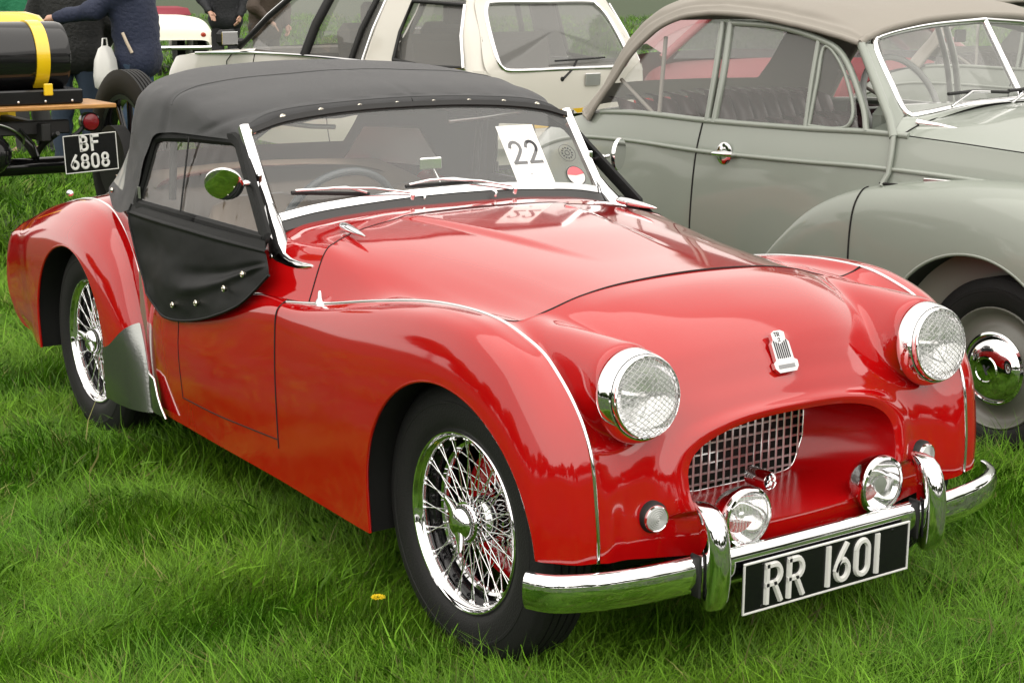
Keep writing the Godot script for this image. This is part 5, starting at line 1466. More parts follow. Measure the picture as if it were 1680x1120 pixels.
func people() -> void:
	var navy := standing("man in a navy jacket and blue jeans reaching toward the black and yellow car", V(-8.54, 0, -2.16), deg_to_rad(235), Color(.010, .016, .042), Color(.035, .065, .115), Color(.1, .08, .06),
		[V(.06, 1.16, .30), V(.12, .93, .28), V(.27, 1.25, -.20), V(.54, 1.20, -.12)], .02, 1.0)
	part("jacket_pocket_zip", tube([V(.05, 1.10, -.255), V(.02, 1.03, -.262), V(-.01, .96, -.25)], .012, 6), mat(Color(.5, .42, .33), .5), navy)
	standing("person in a black jacket and dark jeans standing behind the man in navy", V(-9.3, 0, -1.95), deg_to_rad(150), Color(.007, .008, .008), Color(.02, .035, .06), Color(.05, .04, .03), [V(.06, 1.16, .30), V(.16, .98, .22), V(.06, 1.16, -.30), V(.16, .98, -.22)])
	standing("person in a green jacket standing beyond the black and yellow car", V(-10.6, 0, -2.05), deg_to_rad(200), Color(.01, .16, .07), Color(.03, .03, .03), Color(.15, .1, .06), [V(.06, 1.16, .30), V(.16, .98, .22), V(.06, 1.16, -.30), V(.16, .98, -.22)])
	standing("person in dark clothes standing beside the small cream sports car", V(-17.7, 0, -7.17), deg_to_rad(-40), Color(.010, .011, .014), Color(.010, .010, .012), Color(.06, .05, .04), [V(.10, 1.18, .30), V(.22, 1.02, .16), V(.06, 1.16, -.30), V(.14, .96, -.24)])
	standing("person in a brown coat standing beyond the cream estate car's mirror", V(-14.78, 0, -6.3), deg_to_rad(20), Color(.045, .03, .02), Color(.03, .025, .02), Color(.12, .1, .08), [V(.10, 1.18, .30), V(.22, 1.02, .16), V(.06, 1.16, -.30), V(.14, .96, -.24)], 0.0, .96)
	# the bag he carries
	var rings := []
	for q in [[.95, .004, .03], [.93, .02, .07], [.85, .05, .10], [.74, .06, .11], [.66, .055, .10], [.635, .03, .06], [.63, .006, .02]]:
		var r := PackedVector3Array()
		for k in 16: r.append(V(cos(TAU * k / 16) * q[1] * (1 + .2 * sin(k * 2.4)), q[0], sin(TAU * k / 16) * q[2]))
		rings.append(r)
	var bag := thing("carrier_bag", "white plastic carrier bag held by the man in navy", "bag", V(-8.42, .06, -1.86), .5)
	part("bag", loft(rings, true, true), mat(Color(.6, .6, .58), .5), bag)
	part("handle", tube([V(0, .94, .03), V(0, 1.0, .02), V(0, 1.0, -.02), V(0, .94, -.03)], .006, 6), mat(Color(.6, .6, .58), .5), bag)
# ------------------------------------------------------------ cars behind
func cream_estate() -> void:
	# local frame: +x is the car's tail, z+ its left side as we see it
	var c := thing("estate_car", "cream estate car with chrome framed windows parked facing away", "car", V(-6.05, -.03, -4.15), deg_to_rad(5.7))
	c.rotation.z = deg_to_rad(-1.6)
	var mid := V(-2.0, .6, 0)
	var P: StandardMaterial3D = mat(Color(.53, .51, .455), .35)
	P.clearcoat_enabled = true; P.clearcoat = .8; P.clearcoat_roughness = .06
	var W: StandardMaterial3D = pane(Color(.22, .22, .21), .42)
	var X := [-4.15, -4.05, -3.7, -3.0, -2.6, -1.8, -1.0, -.35, -.08, .0]
	var belt := rows_to(X, [.62,.74,.80,.85,.88,.905,.915,.93,.94,.94], [.55,.68,.76,.80,.805,.81,.81,.80,.77,.72])
	var a1 := rows_to(X, [.55,.62,.66,.70,.72,.73,.73,.73,.74,.74], [.60,.74,.80,.83,.835,.84,.84,.83,.80,.75])
	var a2 := rows_to(X, [.45,.46,.47,.47,.48,.48,.48,.48,.48,.48], [.62,.75,.81,.835,.84,.845,.845,.83,.80,.75])
	var a3 := rows_to(X, [.30,.28,.26,.24,.23,.23,.24,.27,.30,.32], [.58,.70,.77,.79,.80,.80,.80,.79,.76,.70])
	var ar := func(p: Vector3) -> float:
		return minf(Vector2(p.x + .80, minf(p.y, .9) - .30).length(), Vector2(p.x + 3.35, p.y - .30).length()) - .33
	var sg := tensor([belt, a1, a2, a3], 120, 30)
	both_parts("side_panel", skin(sg, mid, ar), P, c)
	var ch := PackedVector3Array()
	for i in range(30, 108, 3): ch.append(sg[0][i] + V(0, .008, .002))
	both_parts("waist_trim", tube(ch, .014, 6), M.chrome, c)
	for x in [-2.62, -1.62]:
		var ln := PackedVector3Array()
		var bi := 0
		for i in 121:
			if absf(sg[0][i].x - x) < absf(sg[0][bi].x - x): bi = i
		for j in range(0, 30, 2): ln.append(sg[j][bi])
		both_parts("door_gap", tube(ln, .005, 6), M.gap, c)
	part("bonnet", skin(tensor([rows_to([-4.18,-4.08,-3.7,-3.2,-2.75], [.60,.76,.83,.88,.93], [0,0,0,0,0]), rows_to([-4.17,-4.07,-3.7,-3.2,-2.75], [.60,.755,.825,.875,.92], [.5,.5,.5,.5,.5]), rows_to([-4.12,-4.03,-3.7,-3.2,-2.75], [.60,.74,.80,.84,.875], [.57,.68,.76,.79,.80])], 30, 20), V(-3.4, .4, 0)).both(), P, c)
	both_parts("bonnet_gap", tube([V(-2.95, .86, .80), V(-2.99, .80, .825), V(-2.98, .72, .835)], .004, 6), M.gap, c)
	# roof
	var RX := [-2.28, -2.0, -1.4, -.8, -.38, -.30]
	part("roof", skin(tensor([rows_to(RX, [1.39,1.425,1.45,1.45,1.425,1.40], [0,0,0,0,0,0]), rows_to(RX, [1.38,1.415,1.44,1.44,1.415,1.39], [.45,.45,.45,.45,.45,.45]), rows_to(RX, [1.355,1.385,1.40,1.40,1.38,1.365], [.60,.62,.63,.63,.62,.61])], 30, 16), mid).both(), P, c)
	# side pillars: A, B (black), C (cream, broad), D
	for g in [1.0, -1.0]:
		var mz := V(1, 1, g)
		part("front_pillar", tube([V(-2.86, .91, .79) * mz, V(-2.55, 1.16, .715) * mz, V(-2.28, 1.37, .61) * mz], .022, 8), M.black, c)
		part("pillar_trim", tube([V(-2.89, .91, .78) * mz, V(-2.58, 1.17, .705) * mz, V(-2.31, 1.38, .60) * mz], .012, 8), M.chrome, c)
		for q in [[-1.95, -1.83, .035], [-1.37, -1.27, .022]]:
			part("door_pillar", tube([V(q[0], .91, .80) * mz, V(lerpf(q[0], q[1], .5), 1.13, .74) * mz, V(q[1], 1.36, .63) * mz], q[2], 8), M.black, c)
		part("rear_pillar", skin(tensor([[V(-1.20, .91, .808) * mz, V(-.86, .91, .808) * mz], [V(-1.17, 1.14, .735) * mz, V(-.86, 1.14, .735) * mz], [V(-1.14, 1.37, .635) * mz, V(-.85, 1.37, .635) * mz]], 6, 6), mid), P, c)
		part("window_trim", tube([V(-1.21, .93, .812) * mz, V(-1.18, 1.14, .745) * mz, V(-1.15, 1.36, .645) * mz], .010, 6), M.chrome, c)
		part("tail_pillar", skin(tensor([[V(-.12, .90, .80) * mz, V(-.03, .90, .765) * mz, V(.012, .90, .68) * mz], [V(-.205, 1.15, .735) * mz, V(-.15, 1.15, .705) * mz, V(-.13, 1.15, .64) * mz], [V(-.30, 1.375, .63) * mz, V(-.30, 1.375, .605) * mz, V(-.28, 1.375, .56) * mz]], 8, 8), mid), P, c)
		var q0 := [V(-.86, .955, .805) * mz, V(-.87, 1.14, .742) * mz, V(-.85, 1.345, .648) * mz, V(-.30, 1.345, .642) * mz, V(-.215, 1.15, .738) * mz, V(-.125, .955, .79) * mz, V(-.5, .935, .808) * mz]
		part("quarter_window_seal", tube(q0 + [q0[0]], .014, 6), M.black, c)
		part("quarter_window_trim", tube([q0[3] + V(.012, 0, .01 * g), q0[4] + V(.012, 0, .01 * g), q0[5] + V(.012, 0, .01 * g)], .012, 6), M.chrome, c)
		part("side_windows", skin(tensor([[V(-2.78, .91, .80) * mz, V(-1.6, .915, .806) * mz, V(-.12, .94, .785) * mz], [V(-2.50, 1.14, .725) * mz, V(-1.5, 1.14, .735) * mz, V(-.21, 1.15, .73) * mz], [V(-2.26, 1.36, .62) * mz, V(-1.4, 1.375, .632) * mz, V(-.30, 1.37, .63) * mz]], 10, 8), mid), W, c, Transform3D(Basis.from_scale(V(1, 1, .965)), Vector3.ZERO))
		var mr := part("door_mirror", box(V(-2.86, .985, .90) * mz, V(.09, .12, .17), .03), M.black, c)
		part("mirror_glass", box(V(-2.813, .985, .90) * mz, V(.006, .095, .14), .002), M.chrome, mr)
		part("mirror_foot", box(V(-2.86, .95, .80) * mz, V(.08, .06, .1), .02), M.black, mr)
		for x in [-.80, -3.35]:
			var w := Node3D.new(); w.name = numbered("wheel", c); c.add_child(w, true)
			w.transform = Transform3D(Basis(Vector3.UP, PI if g < 0 else 0.0), V(x, .30, .74 * g))
			part("tyre", lathe([Vector2(.17, -.07), Vector2(.28, -.07), Vector2(.3, -.05), Vector2(.3, .05), Vector2(.28, .07), Vector2(.18, .07)], 40, Vector3(0, 0, 1)), M.rubber, w)
			part("rim", lathe([Vector2(.18, .05), Vector2(.185, .07), Vector2(.17, .06), Vector2(.14, .03), Vector2(.08, .05), Vector2(0, .055)], 40, Vector3(0, 0, 1)), M.steel, w)
	# tail
	var TZ := [0.0, .3, .55, .68]
	var tail := []
	for q in [[-.135, 1.14], [-.06, 1.03], [.0, .94], [.022, .75], [.022, .52], [-.02, .32]]:
		tail.append([V(q[0] + .03, q[1], 0), V(q[0] + .025, q[1], .3), V(q[0] + .012, q[1], .55), V(q[0] - .008, q[1], .725)])
	var opening := func(p: Vector3) -> float: return 1.0 if p.y < .97 else (p.y - .985) * -1.0
	var tg := tensor(tail, 20, 40)
	part("tailgate", skin(tg, mid, func(p): return .94 - p.y).both(), P, c)
	var wo := []
	var wi := []
	for g in [1.0]:
		for q in [[.055, .935, .0], [.05, .935, .45], [.03, .955, .56], [-.005, 1.04, .59], [-.14, 1.24, .555], [-.215, 1.335, .50], [-.235, 1.36, .42], [-.235, 1.36, 0]]: wi.append(V(q[0] - .03, q[1], q[2]))
	part("rear_window_trim", tube(spline(wi, 40), .016, 8).both(), M.chrome, c)
	var fr := Shape.new()
	var inn := spline(wi, 40)
	var outp := spline([V(.03, .90, 0), V(.025, .90, .45), V(.01, .905, .64), V(-.015, .97, .70), V(-.14, 1.17, .64), V(-.27, 1.37, .58), V(-.29, 1.40, .45), V(-.30, 1.405, 0)], 40)
	for k in 40: fr.quad(inn[k], inn[k + 1], outp[k + 1], outp[k], mid)
	part("tailgate_frame", fr.both(), P, c)
	var rw := Shape.new()
	for k in 40: rw.flat(inn[k] - V(.012, 0, 0), inn[k + 1] - V(.012, 0, 0), V(-.13, 1.18, 0), mid)
	part("rear_window", rw.both(), W, c)
	both_parts("tailgate_gap", tube([V(.008, .60, .665), V(.0, .90, .675), V(-.11, 1.12, .645), V(-.28, 1.375, .555)], .005, 6), M.gap, c)
	part("rear_wiper", tube([V(.045, .875, .06), V(.03, .94, -.04), V(.005, .985, -.09)], .008, 6).add(lathe([Vector2(.02, 0), Vector2(.016, .02), Vector2(0, .024)], 16, V(1, 0, 0), V(.025, .87, .07))).add(tube([V(.02, .99, .12), V(.02, .995, -.10), V(.015, 1.0, -.34)], .007, 6)), M.black, c)
	part("badge", box(V(.055, .86, -.20), V(.01, .085, .14), .005), M.steel, c)
	part("tail_lights", box(V(.01, .66, .70), V(.05, .16, .18), .02).both(), mat(Color(.35, .02, .02), .2), c)
	part("rear_bumper", box(V(.06, .48, 0), V(.12, .12, 1.62), .03), mat(Color(.33, .32, .28), .5), c)
	var np := part("number_plate", box(V(.05, .615, .12), V(.01, .12, .52), .003), mat(Color(.62, .38, .01), .4), c)
	lettering("1", V(.0562, .58, -.02), V(0, 0, -1), Vector3.UP, .075, .014, .001, M.ink, np)
	# cabin
	var trim_: StandardMaterial3D = mat(Color(.10, .09, .075), .7)
	part("floor", box(V(-1.8, .32, 0), V(3.4, .1, 1.5)).add(box(V(-2.75, .6, 0), V(.05, .55, 1.5))).add(box(V(-3.4, .45, 0), V(1.2, .4, 1.1))), M.black, c)
	part("dashboard", box(V(-2.62, .86, 0), V(.3, .12, 1.5), .04), trim_, c)
	part("boot_floor", box(V(-.5, .78, 0), V(.8, .05, 1.4)), trim_, c)
	for q in [[-1.75, .38], [-1.75, -.38]]:
		part("front_seat", box(V(q[0], .85, q[1]), V(.14, .60, .48), .06, Basis(V(0, 0, 1), .15)).add(box(V(q[0] + .10, 1.22, q[1]), V(.07, .17, .26), .03)), trim_, c)
	part("rear_seat", box(V(-.92, .86, 0), V(.14, .52, 1.36), .06, Basis(V(0, 0, 1), .15)), trim_, c)
func red_hatchback() -> void:
	var c := thing("red_hatchback", "bright red car seen through the windows of the grey saloon", "car", V(-6.3, 0, -7.3), deg_to_rad(62))
	var P: StandardMaterial3D = mat(Color(.22, .012, .02), .3)
	P.clearcoat_enabled = true
	var X := [-1.9, -1.8, -1.2, -.4, .5, 1.2, 1.75, 1.85]
	var r := [rows_to(X, [.55,.85,.92,.93,.92,.88,.78,.5], [.4,.62,.72,.75,.75,.72,.6,.4]), rows_to(X, [.5,.62,.66,.66,.66,.64,.58,.45], [.5,.7,.78,.8,.8,.78,.68,.5]), rows_to(X, [.3,.26,.22,.22,.22,.22,.26,.3], [.48,.66,.74,.76,.76,.74,.64,.48])]
	var arches := func(p: Vector3) -> float: return minf(Vector2(p.x + 1.2, p.y - .28).length(), Vector2(p.x - 1.15, p.y - .28).length()) - .31
	both_parts("side_panel", skin(tensor(r, 60, 20), V(0, .5, 0), arches), P, c)
	part("bonnet", skin(tensor([rows_to([.45, 1.2, 1.75, 1.86], [.95, .92, .82, .5], [0, 0, 0, 0]), rows_to([.45, 1.2, 1.75, 1.85], [.92, .88, .78, .5], [.75, .72, .6, .4])], 12, 6), V(1, .4, 0)).both(), P, c)
	part("roof", skin(tensor([rows_to([-1.75, -1.3, -.6, 0, .15], [1.0, 1.34, 1.40, 1.36, 1.30], [0, 0, 0, 0, 0]), rows_to([-1.75, -1.3, -.6, 0, .15], [.95, 1.28, 1.34, 1.30, 1.24], [.6, .58, .58, .58, .58])], 16, 6), V(-.6, .8, 0)).both(), P, c)
	for g in [1.0, -1.0]:
		for q in [[.62, .14], [-.42, -.45], [-1.78, -1.35]]: part("pillar", tube([V(q[0], .92, .72 * g), V(q[1], 1.27, .59 * g)], .035, 8), P, c)
		part("side_window", skin(tensor([rows_to([-1.7, -.4, .6], [.92, .93, .92], [.72 * g, .74 * g, .74 * g]), rows_to([-1.34, -.45, .14], [1.27, 1.32, 1.27], [.58 * g, .58 * g, .58 * g])], 6, 3), V(0, .5, 0)), pane(Color(.05, .05, .05), .6), c)
		for x in [-1.2, 1.15]: part("wheel", lathe([Vector2(0, -.07), Vector2(.27, -.07), Vector2(.28, -.05), Vector2(.28, .05), Vector2(.26, .07), Vector2(.16, .06), Vector2(0, .05)], 32, V(0, 0, g), V(x, .28, .7 * g)), M.rubber, c)
	part("windscreen", skin(tensor([rows_to([.6, .64, .6], [.93, .95, .93], [-.7, 0, .7]), rows_to([.14, .16, .14], [1.25, 1.31, 1.25], [-.57, 0, .57])], 6, 3), V(0, .5, 0)), pane(Color(.05, .05, .05), .5), c)
	part("underbody", box(V(0, .3, 0), V(3.2, .1, 1.2)), M.black, c)
func vintage_car() -> void:
	var c := thing("vintage_car", "black and yellow vintage open car with bolster tank and wooden rear deck", "car", V(-5.3, 0, 0))
	var yel: StandardMaterial3D = mat(Color(.78, .52, .008), .3)
	yel.clearcoat_enabled = true; yel.clearcoat_roughness = .08
	var wood: StandardMaterial3D = mat(Color(.55, .29, .09), .4)
	wood.albedo_texture = noise_tex(.02, Color(.75, .7, .65), Color(1, 1, 1), 256, 4)
	wood.uv1_triplanar = true; wood.uv1_scale = V(2, 30, 2)
	var deck := part("rear_deck", box(V(-.18, .845, -.02), V(.40, .022, 1.34), .004), wood, c)
	part("deck_box", box(V(-.20, .895, .10), V(.30, .075, 1.28), .008), M.gloss_black, c)
	for k in 9: part("bolt", ball(V(-.048, .875, -.48 + k * .14), V(.004, .007, .007), 8), M.steel, c)
	part("pipe", tube(spline([V(-.06, .80, .05), V(-.05, .76, -.12), V(-.08, .70, -.22), V(-.1, .66, -.23)], 16), .007, 6), M.steel, c)
	# tank
	part("fuel_tank", lathe([Vector2(0, -.60), Vector2(.13, -.60), Vector2(.168, -.585), Vector2(.175, -.56), Vector2(.175, .60), Vector2(.165, .62), Vector2(0, .63)], 56, V(0, 0, 1), V(-.22, 1.095, .10)), M.gloss_black, c)
	for z in [-.34, .5]:
		var strap := PackedVector3Array()
		for k in 25:
			var a := lerpf(-2.3, 2.3, k / 24.0) + PI * .5 - .3
			strap.append(V(-.22 + cos(a) * .179, 1.095 + sin(a) * .179, z))
		part("tank_strap", sweep(strap, [Vector2(-.004, -.034), Vector2(.004, -.034), Vector2(.004, .034), Vector2(-.004, .034)], V(0, 0, 1)), yel, c)
		part("strap_foot", box(V(-.03, .935, z - .01), V(.02, .06, .045), .004), yel, c)
	part("tank_seam", lathe([Vector2(.1752, -.003), Vector2(.1768, 0), Vector2(.1752, .003)], 48, V(0, 0, 1), V(-.22, 1.095, .02)), M.steel, c)
	# seat and body
	var br := []
	for q in [[1.06, .30], [1.16, .32], [1.24, .31], [1.29, .27], [1.31, .2]]:
		var r := PackedVector3Array()
		for k in 32:
			var a := TAU * k / 32
			r.append(V(-.66 + signf(sin(a)) * pow(absf(sin(a)), .6) * q[1] * .55, q[0], .02 + signf(cos(a)) * pow(absf(cos(a)), .4) * (q[1] + .28)))
		br.append(r)
	part("seat_shell", loft(br, true, true), yel, c)
	part("body", box(V(-1.4, .88, .10), V(1.5, .40, 1.0), .06), yel, c)
	part("bonnet", box(V(-2.6, .95, .10), V(1.0, .45, .72), .12), yel, c)
	# chassis and axle
	part("chassis_rail", box(V(-1.3, .72, .48), V(2.6, .09, .05), .006).add(box(V(-1.3, .72, -.32), V(2.6, .09, .05), .006)).add(box(V(-.1, .74, .08), V(.05, .07, 1.1), .006)), M.black, c)
	part("rear_axle", tube([V(-.30, .52, -.62), V(-.30, .52, .12)], .045, 12).add(tube([V(-.30, .52, .44), V(-.30, .52, .80)], .045, 12)), M.gloss_black, c)
	part("differential", lathe([Vector2(.05, -.20), Vector2(.10, -.14), Vector2(.155, -.05), Vector2(.165, 0), Vector2(.155, .05), Vector2(.10, .14), Vector2(.05, .20)], 32, V(0, 0, 1), V(-.30, .52, .26)), M.gloss_black, c)
	part("diff_cover", lathe([Vector2(0, .185), Vector2(.06, .18), Vector2(.12, .15), Vector2(.15, .08), Vector2(.155, 0)], 28, V(1, 0, 0), V(-.30, .52, .26)), M.gloss_black, c)
	for k in 5: part("leaf_spring", tube([V(-.75 + k * .06, .70 - k * .012, -.36), V(-.3, .60 - k * .014, -.36), V(.05 - k * .06, .72 - k * .012, -.36)], .012, 6).add(tube([V(-.75 + k * .06, .70 - k * .012, .52), V(-.3, .60 - k * .014, .52), V(.05 - k * .06, .72 - k * .012, .52)], .012, 6)), M.black, c)
	part("underslung_box", box(V(-.5, .64, .30), V(.5, .18, .55), .02).add(ball(V(-.10, .62, -.02), V(.16, .12, .14), 16)).add(tube([V(-.05, .74, -.2), V(-.06, .66, -.27), V(-.03, .60, -.28)], .008, 6)), M.gloss_black, c)
	# tail lamp and plate
	var tl := Node3D.new(); tl.name = "tail_lamp"; c.add_child(tl)
	part("shell", lathe([Vector2(0, -.09), Vector2(.03, -.085), Vector2(.048, -.05), Vector2(.05, 0), Vector2(.044, .006)], 28, V(1, 0, 0), V(.0, .765, -.555)), M.gloss_black, tl)
	part("lens", lathe([Vector2(.045, .0), Vector2(.04, .010), Vector2(.02, .016), Vector2(0, .017)], 24, V(1, 0, 0), V(.0, .765, -.555)), mat(Color(.14, .006, .01), .15), tl)
	part("bracket", tube([V(-.02, .74, -.52), V(-.02, .71, -.49), V(-.02, .69, -.45)], .012, 6), M.black, tl)
	var py := V(0, .998, .06).normalized()
	var px := V(0, .042, -1).normalized()
	var np := number_plate(c, V(.03, .61, -.535), px, (py - px * py.dot(px)).normalized(), .285, .195)
	lettering("BF", V(.0325, .625, -.485), px, py, .068, .015, .003, M.plate_white, np)
	lettering("6808", V(.0325, .531, -.434), px, py, .066, .014, .003, M.plate_white, np)
	# wheels
	for q in [[-.45, -.95, .0], [-.45, 1.15, 0.0], [-2.9, -.82, 0.0], [-2.9, 1.02, 0.0]]:
		var w := Node3D.new(); w.name = numbered("wheel", c); c.add_child(w, true)
		w.transform = Transform3D(Basis(Vector3.UP, PI if q[1] < 0 else 0.0), V(q[0], .50, q[1] + .1 * 0))
		var tp := [Vector2(.36, -.04), Vector2(.40, -.06), Vector2(.47, -.055)]
		for k in range(-2, 3): tp += [Vector2(.5, k * .02 - .008), Vector2(.5, k * .02 + .004), Vector2(.492, k * .02 + .006), Vector2(.492, k * .02 + .010)]
		tp += [Vector2(.47, .055), Vector2(.40, .06), Vector2(.36, .04)]
		part("tyre", lathe(tp, 64, Vector3(0, 0, 1)), M.rubber, w)
		part("rim", lathe([Vector2(.34, -.04), Vector2(.365, -.045), Vector2(.365, .045), Vector2(.34, .04), Vector2(.33, 0), Vector2(.34, -.04)], 48, Vector3(0, 0, 1)), M.gloss_black, w)
		part("hub", lathe([Vector2(0, -.1), Vector2(.08, -.09), Vector2(.08, .09), Vector2(.05, .12), Vector2(0, .13)], 24, Vector3(0, 0, 1)), M.gloss_black, w)
		var sp := tube([V(.07, 0, 0), V(.335, 0, 0)], .017, 8).mesh()
		for k in 12: part("spoke", sp, M.gloss_black, w, Transform3D(Basis(Vector3(0, 0, 1), TAU * k / 12), Vector3.ZERO))
		part("brake_drum", lathe([Vector2(.0, -.12), Vector2(.2, -.12), Vector2(.2, -.05), Vector2(0, -.05)], 32, Vector3(0, 0, 1)), M.black, w)
func small_sports_car() -> void:
	var c := thing("small_sports_car", "small cream open sports car with dark red tonneau seen far behind", "car", V(-20.0, 0, -7.35), deg_to_rad(-14))
	var P: StandardMaterial3D = mat(Color(.62, .60, .50), .3)
	P.clearcoat_enabled = true
	var X := [-3.3, -3.1, -2.4, -1.6, -.9, -.4, -.08, .02]
	var r := [rows_to(X, [.55,.70,.80,.82,.90,.88,.74,.55], [0,0,0,0,0,0,0,0]), rows_to(X, [.55,.69,.79,.81,.885,.865,.73,.55], [.3,.3,.3,.35,.35,.35,.33,.32]), rows_to(X, [.54,.64,.74,.76,.80,.80,.70,.54], [.5,.55,.6,.6,.6,.6,.58,.52]), rows_to(X, [.48,.52,.55,.55,.56,.56,.55,.48], [.55,.64,.69,.68,.70,.70,.66,.58]), rows_to(X, [.28,.26,.24,.22,.22,.25,.28,.30], [.52,.6,.66,.66,.67,.66,.63,.55])]
	part("body", skin(tensor(r, 60, 30), V(-1.6, .3, 0), func(p): return minf(Vector2(p.x + .85, p.y - .28).length(), Vector2(p.x + 2.75, p.y - .28).length()) - .30).both(), P, c)
	part("tonneau", loft([PackedVector3Array([V(-1.7,.83,-.5), V(-1.7,.83,.5), V(-.95,.89,.5), V(-.95,.89,-.5)]), PackedVector3Array([V(-1.66,.90,-.46), V(-1.66,.90,.46), V(-.99,.99,.46), V(-.99,.99,-.46)]), PackedVector3Array([V(-1.6,.93,-.3), V(-1.6,.93,.3), V(-1.05,1.02,.3), V(-1.05,1.02,-.3)])], true, true), mat(Color(.20, .015, .03), .6), c)
	part("tail_lights", lathe([Vector2(.04, -.03), Vector2(.04, .01), Vector2(.02, .03), Vector2(0, .03)], 16, V(1, 0, 0), V(-.02, .62, .5)).both(), mat(Color(.3, .03, .01), .2), c)
	part("bumper", tube([V(-.02, .44, .66), V(.06, .44, .4), V(.08, .44, 0)], .035, 8).both(), M.chrome, c)
	part("badge", ball(V(.0, .64, .25), V(.02, .05, .05), 12), mat(Color(.1, .13, .2), .3), c)
	for x in [-.85, -2.75]:
		for g in [1.0, -1.0]:
			part("wheel", lathe([Vector2(0, -.07), Vector2(.27, -.07), Vector2(.29, -.05), Vector2(.29, .05), Vector2(.27, .07), Vector2(0, .05)], 32, V(0, 0, 1), V(x, .29, .60 * g)), M.rubber, c)
# ------------------------------------------------------------ grass
func tuft(rng: RandomNumberGenerator, n: int, spread: float, h0: float, h1: float, lean: float, w: float, seg := 3) -> ArrayMesh:
	var s := Shape.new()
	for k in n:
		var a := rng.randf() * TAU
		var d := sqrt(rng.randf()) * spread
		var root := V(cos(a) * d, -.004, sin(a) * d)
		var h := lerpf(h0, h1, rng.randf())
		var b := rng.randf() * TAU
		var out := V(cos(b), 0, sin(b)) * h * lean * rng.randf_range(.15, 1.0)
		var wv := V(-sin(b), 0, cos(b)).rotated(Vector3.UP, rng.randf_range(-.9, .9)) * w * rng.randf_range(.6, 1.2)
		var droop := rng.randf_range(.0, .35)
		var prev := []
		for q in seg + 1:
			var t := float(q) / seg
			var c := root + Vector3.UP * h * (t - droop * t * t * lean) + out * t * t
			var half := wv * (1.0 - pow(t, 1.6)) * .5
			var nn := (Vector3.UP * .6 + out.normalized() * -.3 + V(rng.randf() - .5, .3, rng.randf() - .5) * .3).normalized()
			if q < seg:
				var i := s.vert(c - half, nn, Vector2(0, t)); var j := s.vert(c + half, nn, Vector2(1, t))
				if q > 0: s.tri(prev[0], prev[1], j); s.tri(prev[0], j, i)
				prev = [i, j]
			else:
				var i := s.vert(c, nn, Vector2(.5, 1)); s.tri(prev[0], prev[1], i)
	return s.mesh()
func dandelion() -> void:
	var d := thing("dandelion", "small yellow dandelion in the grass by the front wheel", "flower", V(-0.250, 0, 0.704))
	part("stem", tube([V(0, 0, 0), V(.004, .05, .002), V(.0, .085, .0)], .0018, 6), mat(Color(.10, .16, .03), .5), d)
	var s := Shape.new()
	for k in 40:
		var a := TAU * k * .382
		var r := .004 + .012 * sqrt(k / 40.0)
		s.add(box(V(cos(a) * r, .088 - r * .25, sin(a) * r), V(.007, .0016, .003), .0005, Basis(Vector3.UP, -a) * Basis(V(0, 0, 1), .5 - r * 20.0)))
	part("petals", s, mat(Color(.85, .62, .01), .5), d).set_meta("kind", "stuff")
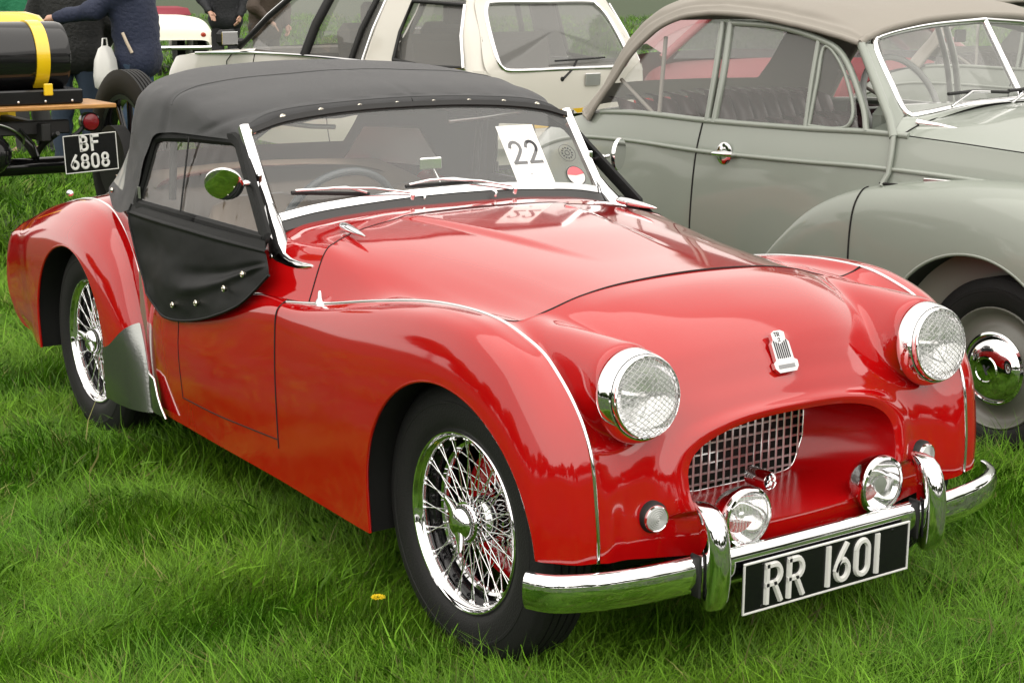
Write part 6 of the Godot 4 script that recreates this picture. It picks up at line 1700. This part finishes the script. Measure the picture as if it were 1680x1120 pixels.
func grass() -> void:
	var rng := RandomNumberGenerator.new()
	rng.seed = 77
	var gm: StandardMaterial3D = mat(Color(1, 1, 1), .55, 0.0, .3)
	gm.vertex_color_use_as_albedo = true
	gm.backlight_enabled = true; gm.backlight = Color(.25, .45, .05)
	var meshes := []
	for k in 4: meshes.append(tuft(rng, 24, .048, .028, .088, 1.1, .0046))
	for k in 2: meshes.append(tuft(rng, 12, .06, .08, .15, 1.4, .0052, 4))
	for k in 2: meshes.append(tuft(rng, 20, .10, .05, .10, .9, .007, 2))
	var f := FastNoiseLite.new(); f.seed = 4; f.frequency = .9; f.fractal_octaves = 3
	var f2 := FastNoiseLite.new(); f2.seed = 9; f2.frequency = 3.5; f2.fractal_octaves = 2
	var f3 := FastNoiseLite.new(); f3.seed = 15; f3.frequency = .55; f3.fractal_octaves = 2
	var lists := []
	for k in meshes.size(): lists.append([])
	# bands by distance from the viewer: [area in x, area in z, how many, first mesh, last mesh, size]
	var eye := Vector2(2.92, 2.54)
	var look := Vector2(-.8, -.56).normalized()
	var put := func(n: int, r0: float, r1: float, spread: float, m0: int, m1: int, size: float) -> void:
		for k in n:
			var r := sqrt(lerpf(r0 * r0, r1 * r1, rng.randf()))
			var a := look.angle() + rng.randf_range(-spread, spread)
			var x := eye.x + cos(a) * r
			var z := eye.y + sin(a) * r
			var tone := f.get_noise_2d(x, z)
			var fine := f2.get_noise_2d(x, z)
			var hgt := size * (1.0 + .28 * fine + .2 * tone) * rng.randf_range(.7, 1.25)
			# pressed down under the tyres
			for w in [[0.0, .565], [-2.235, .565], [0.0, -.565], [-2.235, -.565], [-.4, -1.71]]:
				if absf(x - w[0]) < .13 and absf(z - w[1]) < .085: hgt *= .15
			var m := rng.randi_range(m0, m1)
			if m1 == 3 and rng.randf() < .05 + .16 * maxf(fine, 0.0): m = rng.randi_range(4, 5)
			# the sward lies over in swathes, a few blades stay upright
			var way := f3.get_noise_2d(x, z) * 9.0 + rng.randf_range(-.7, .7)
			var lay := rng.randf_range(.1, .5) if rng.randf() < .35 else rng.randf_range(.4, 1.1)
			var tilt := Basis(V(-sin(way), 0, cos(way)), lay)
			var yaw := rng.randf() * TAU
			var c := Color(.080, .200, .010).lerp(Color(.135, .272, .016), clampf(.5 + tone * .9, 0, 1))
			c = c.lerp(Color(.050, .145, .010), clampf(fine * .45, 0, .35))
			if rng.randf() < .05: c = Color(.17, .17, .055)
			c = c * rng.randf_range(.42, 1.45)
			lists[m].append([Transform3D(tilt * Basis(Vector3.UP, yaw).scaled(V(size, hgt, size)), V(x, 0, z)), c])
	put.call(52000, 2.0, 4.8, .36, 0, 3, .85)
	put.call(30000, 4.8, 8.5, .34, 0, 3, 1.1)
	put.call(22000, 8.5, 24.0, .36, 6, 7, 1.4)
	put.call(8000, .3, 9.0, PI, 6, 7, 1.2)
	put.call(6000, 24.0, 60.0, .5, 6, 7, 2.0)
	for k in meshes.size():
		var mm := MultiMesh.new()
		mm.transform_format = MultiMesh.TRANSFORM_3D
		mm.use_colors = true
		mm.mesh = meshes[k]
		mm.instance_count = lists[k].size()
		for i in lists[k].size():
			mm.set_instance_transform(i, lists[k][i][0]); mm.set_instance_color(i, lists[k][i][1])
		var o := MultiMeshInstance3D.new()
		o.name = "grass" if k == 0 else "grass_%03d" % k
		o.multimesh = mm
		o.material_override = gm
		o.set_meta("kind", "stuff")
		o.set_meta("label", "long green grass of the showground" if k < 4 else ("longer leaning grass blades" if k < 6 else "grass farther off"))
		o.set_meta("category", "grass")
		add_child(o, true)
func tree_line() -> void:   # the wood that borders the showground on the viewer's side; the paint and chrome mirror it
	var rng := RandomNumberGenerator.new()
	rng.seed = 31
	var s := Shape.new()
	for k in 260:
		var d := V(rng.randfn(), rng.randfn(), rng.randfn()).normalized()
		var p := d * (.65 + .35 * rng.randf()) * V(1, .85, 1)
		var u := d.cross(V(rng.randf() - .5, rng.randf() - .5, rng.randf() - .5)).normalized() * .17
		var w := d.cross(u).normalized() * .15
		s.quad(p - u - w, p + u - w, p + u + w, p - u + w, Vector3.ZERO)
	var crown := MultiMesh.new()
	crown.transform_format = MultiMesh.TRANSFORM_3D
	crown.use_colors = true
	crown.mesh = s.mesh()
	var list := []
	var trunks := Shape.new()
	for k in 44:
		var a := lerpf(-2.05, 2.05, (k + rng.randf() * .7) / 44.0) + atan2(.56, .8)
		var r := rng.randf_range(27, 40)
		var c := V(2.9 + cos(a) * r, 0, 2.5 + sin(a) * r)
		var h := rng.randf_range(4.0, 7.5)
		trunks.add(tube([c, c + V(.1, h * .3, .05), c + V(0, h * .75, .1)], .22, 8, true, .08))
		for q in 7:
			var e := V(rng.randfn() * .9, h * rng.randf_range(.3, .85), rng.randfn() * .9)
			var z := rng.randf_range(1.1, 1.9)
			list.append([Transform3D(Basis(Vector3.UP, rng.randf() * TAU).scaled(V(z * 1.2, z, z * 1.2)), c + e), Color(.035, .06, .015) * rng.randf_range(.7, 1.4)])
	crown.instance_count = list.size()
	for i in list.size():
		crown.set_instance_transform(i, list[i][0]); crown.set_instance_color(i, list[i][1])
	var m: StandardMaterial3D = mat(Color(1, 1, 1), .7, 0.0, .3)
	m.vertex_color_use_as_albedo = true
	var o := Node3D.new()
	o.name = "tree_line"
	add_child(o, true)
	o.set_meta("kind", "stuff"); o.set_meta("label", "wood bordering the showground behind the viewer"); o.set_meta("category", "trees")
	var cm := MultiMeshInstance3D.new()
	cm.name = "crowns"; cm.multimesh = crown; cm.material_override = m
	cm.set_meta("kind", "stuff")
	o.add_child(cm)
	part("trunks", trunks, mat(Color(.05, .04, .03), .9), o).set_meta("kind", "stuff")
func _ready() -> void:
	materials()
	stage()
	var g := MeshInstance3D.new()
	g.name = "ground"
	var pm := PlaneMesh.new(); pm.size = Vector2(600, 600)
	g.mesh = pm
	var gm: StandardMaterial3D = mat(Color(0.035, 0.062, 0.012), 0.95)
	gm.albedo_texture = noise_tex(.02, Color(.55, .6, .5), Color(1, 1, 1), 512, 2)
	gm.uv1_triplanar = true; gm.uv1_scale = V(.8, .8, .8)
	g.material_override = gm
	g.set_meta("kind", "structure")
	add_child(g)
	body()
	trim()
	screen_and_hood()
	grey_car()
	cream_estate()
	red_hatchback()
	vintage_car()
	small_sports_car()
	people()
	tree_line()
	dandelion()
	grass()
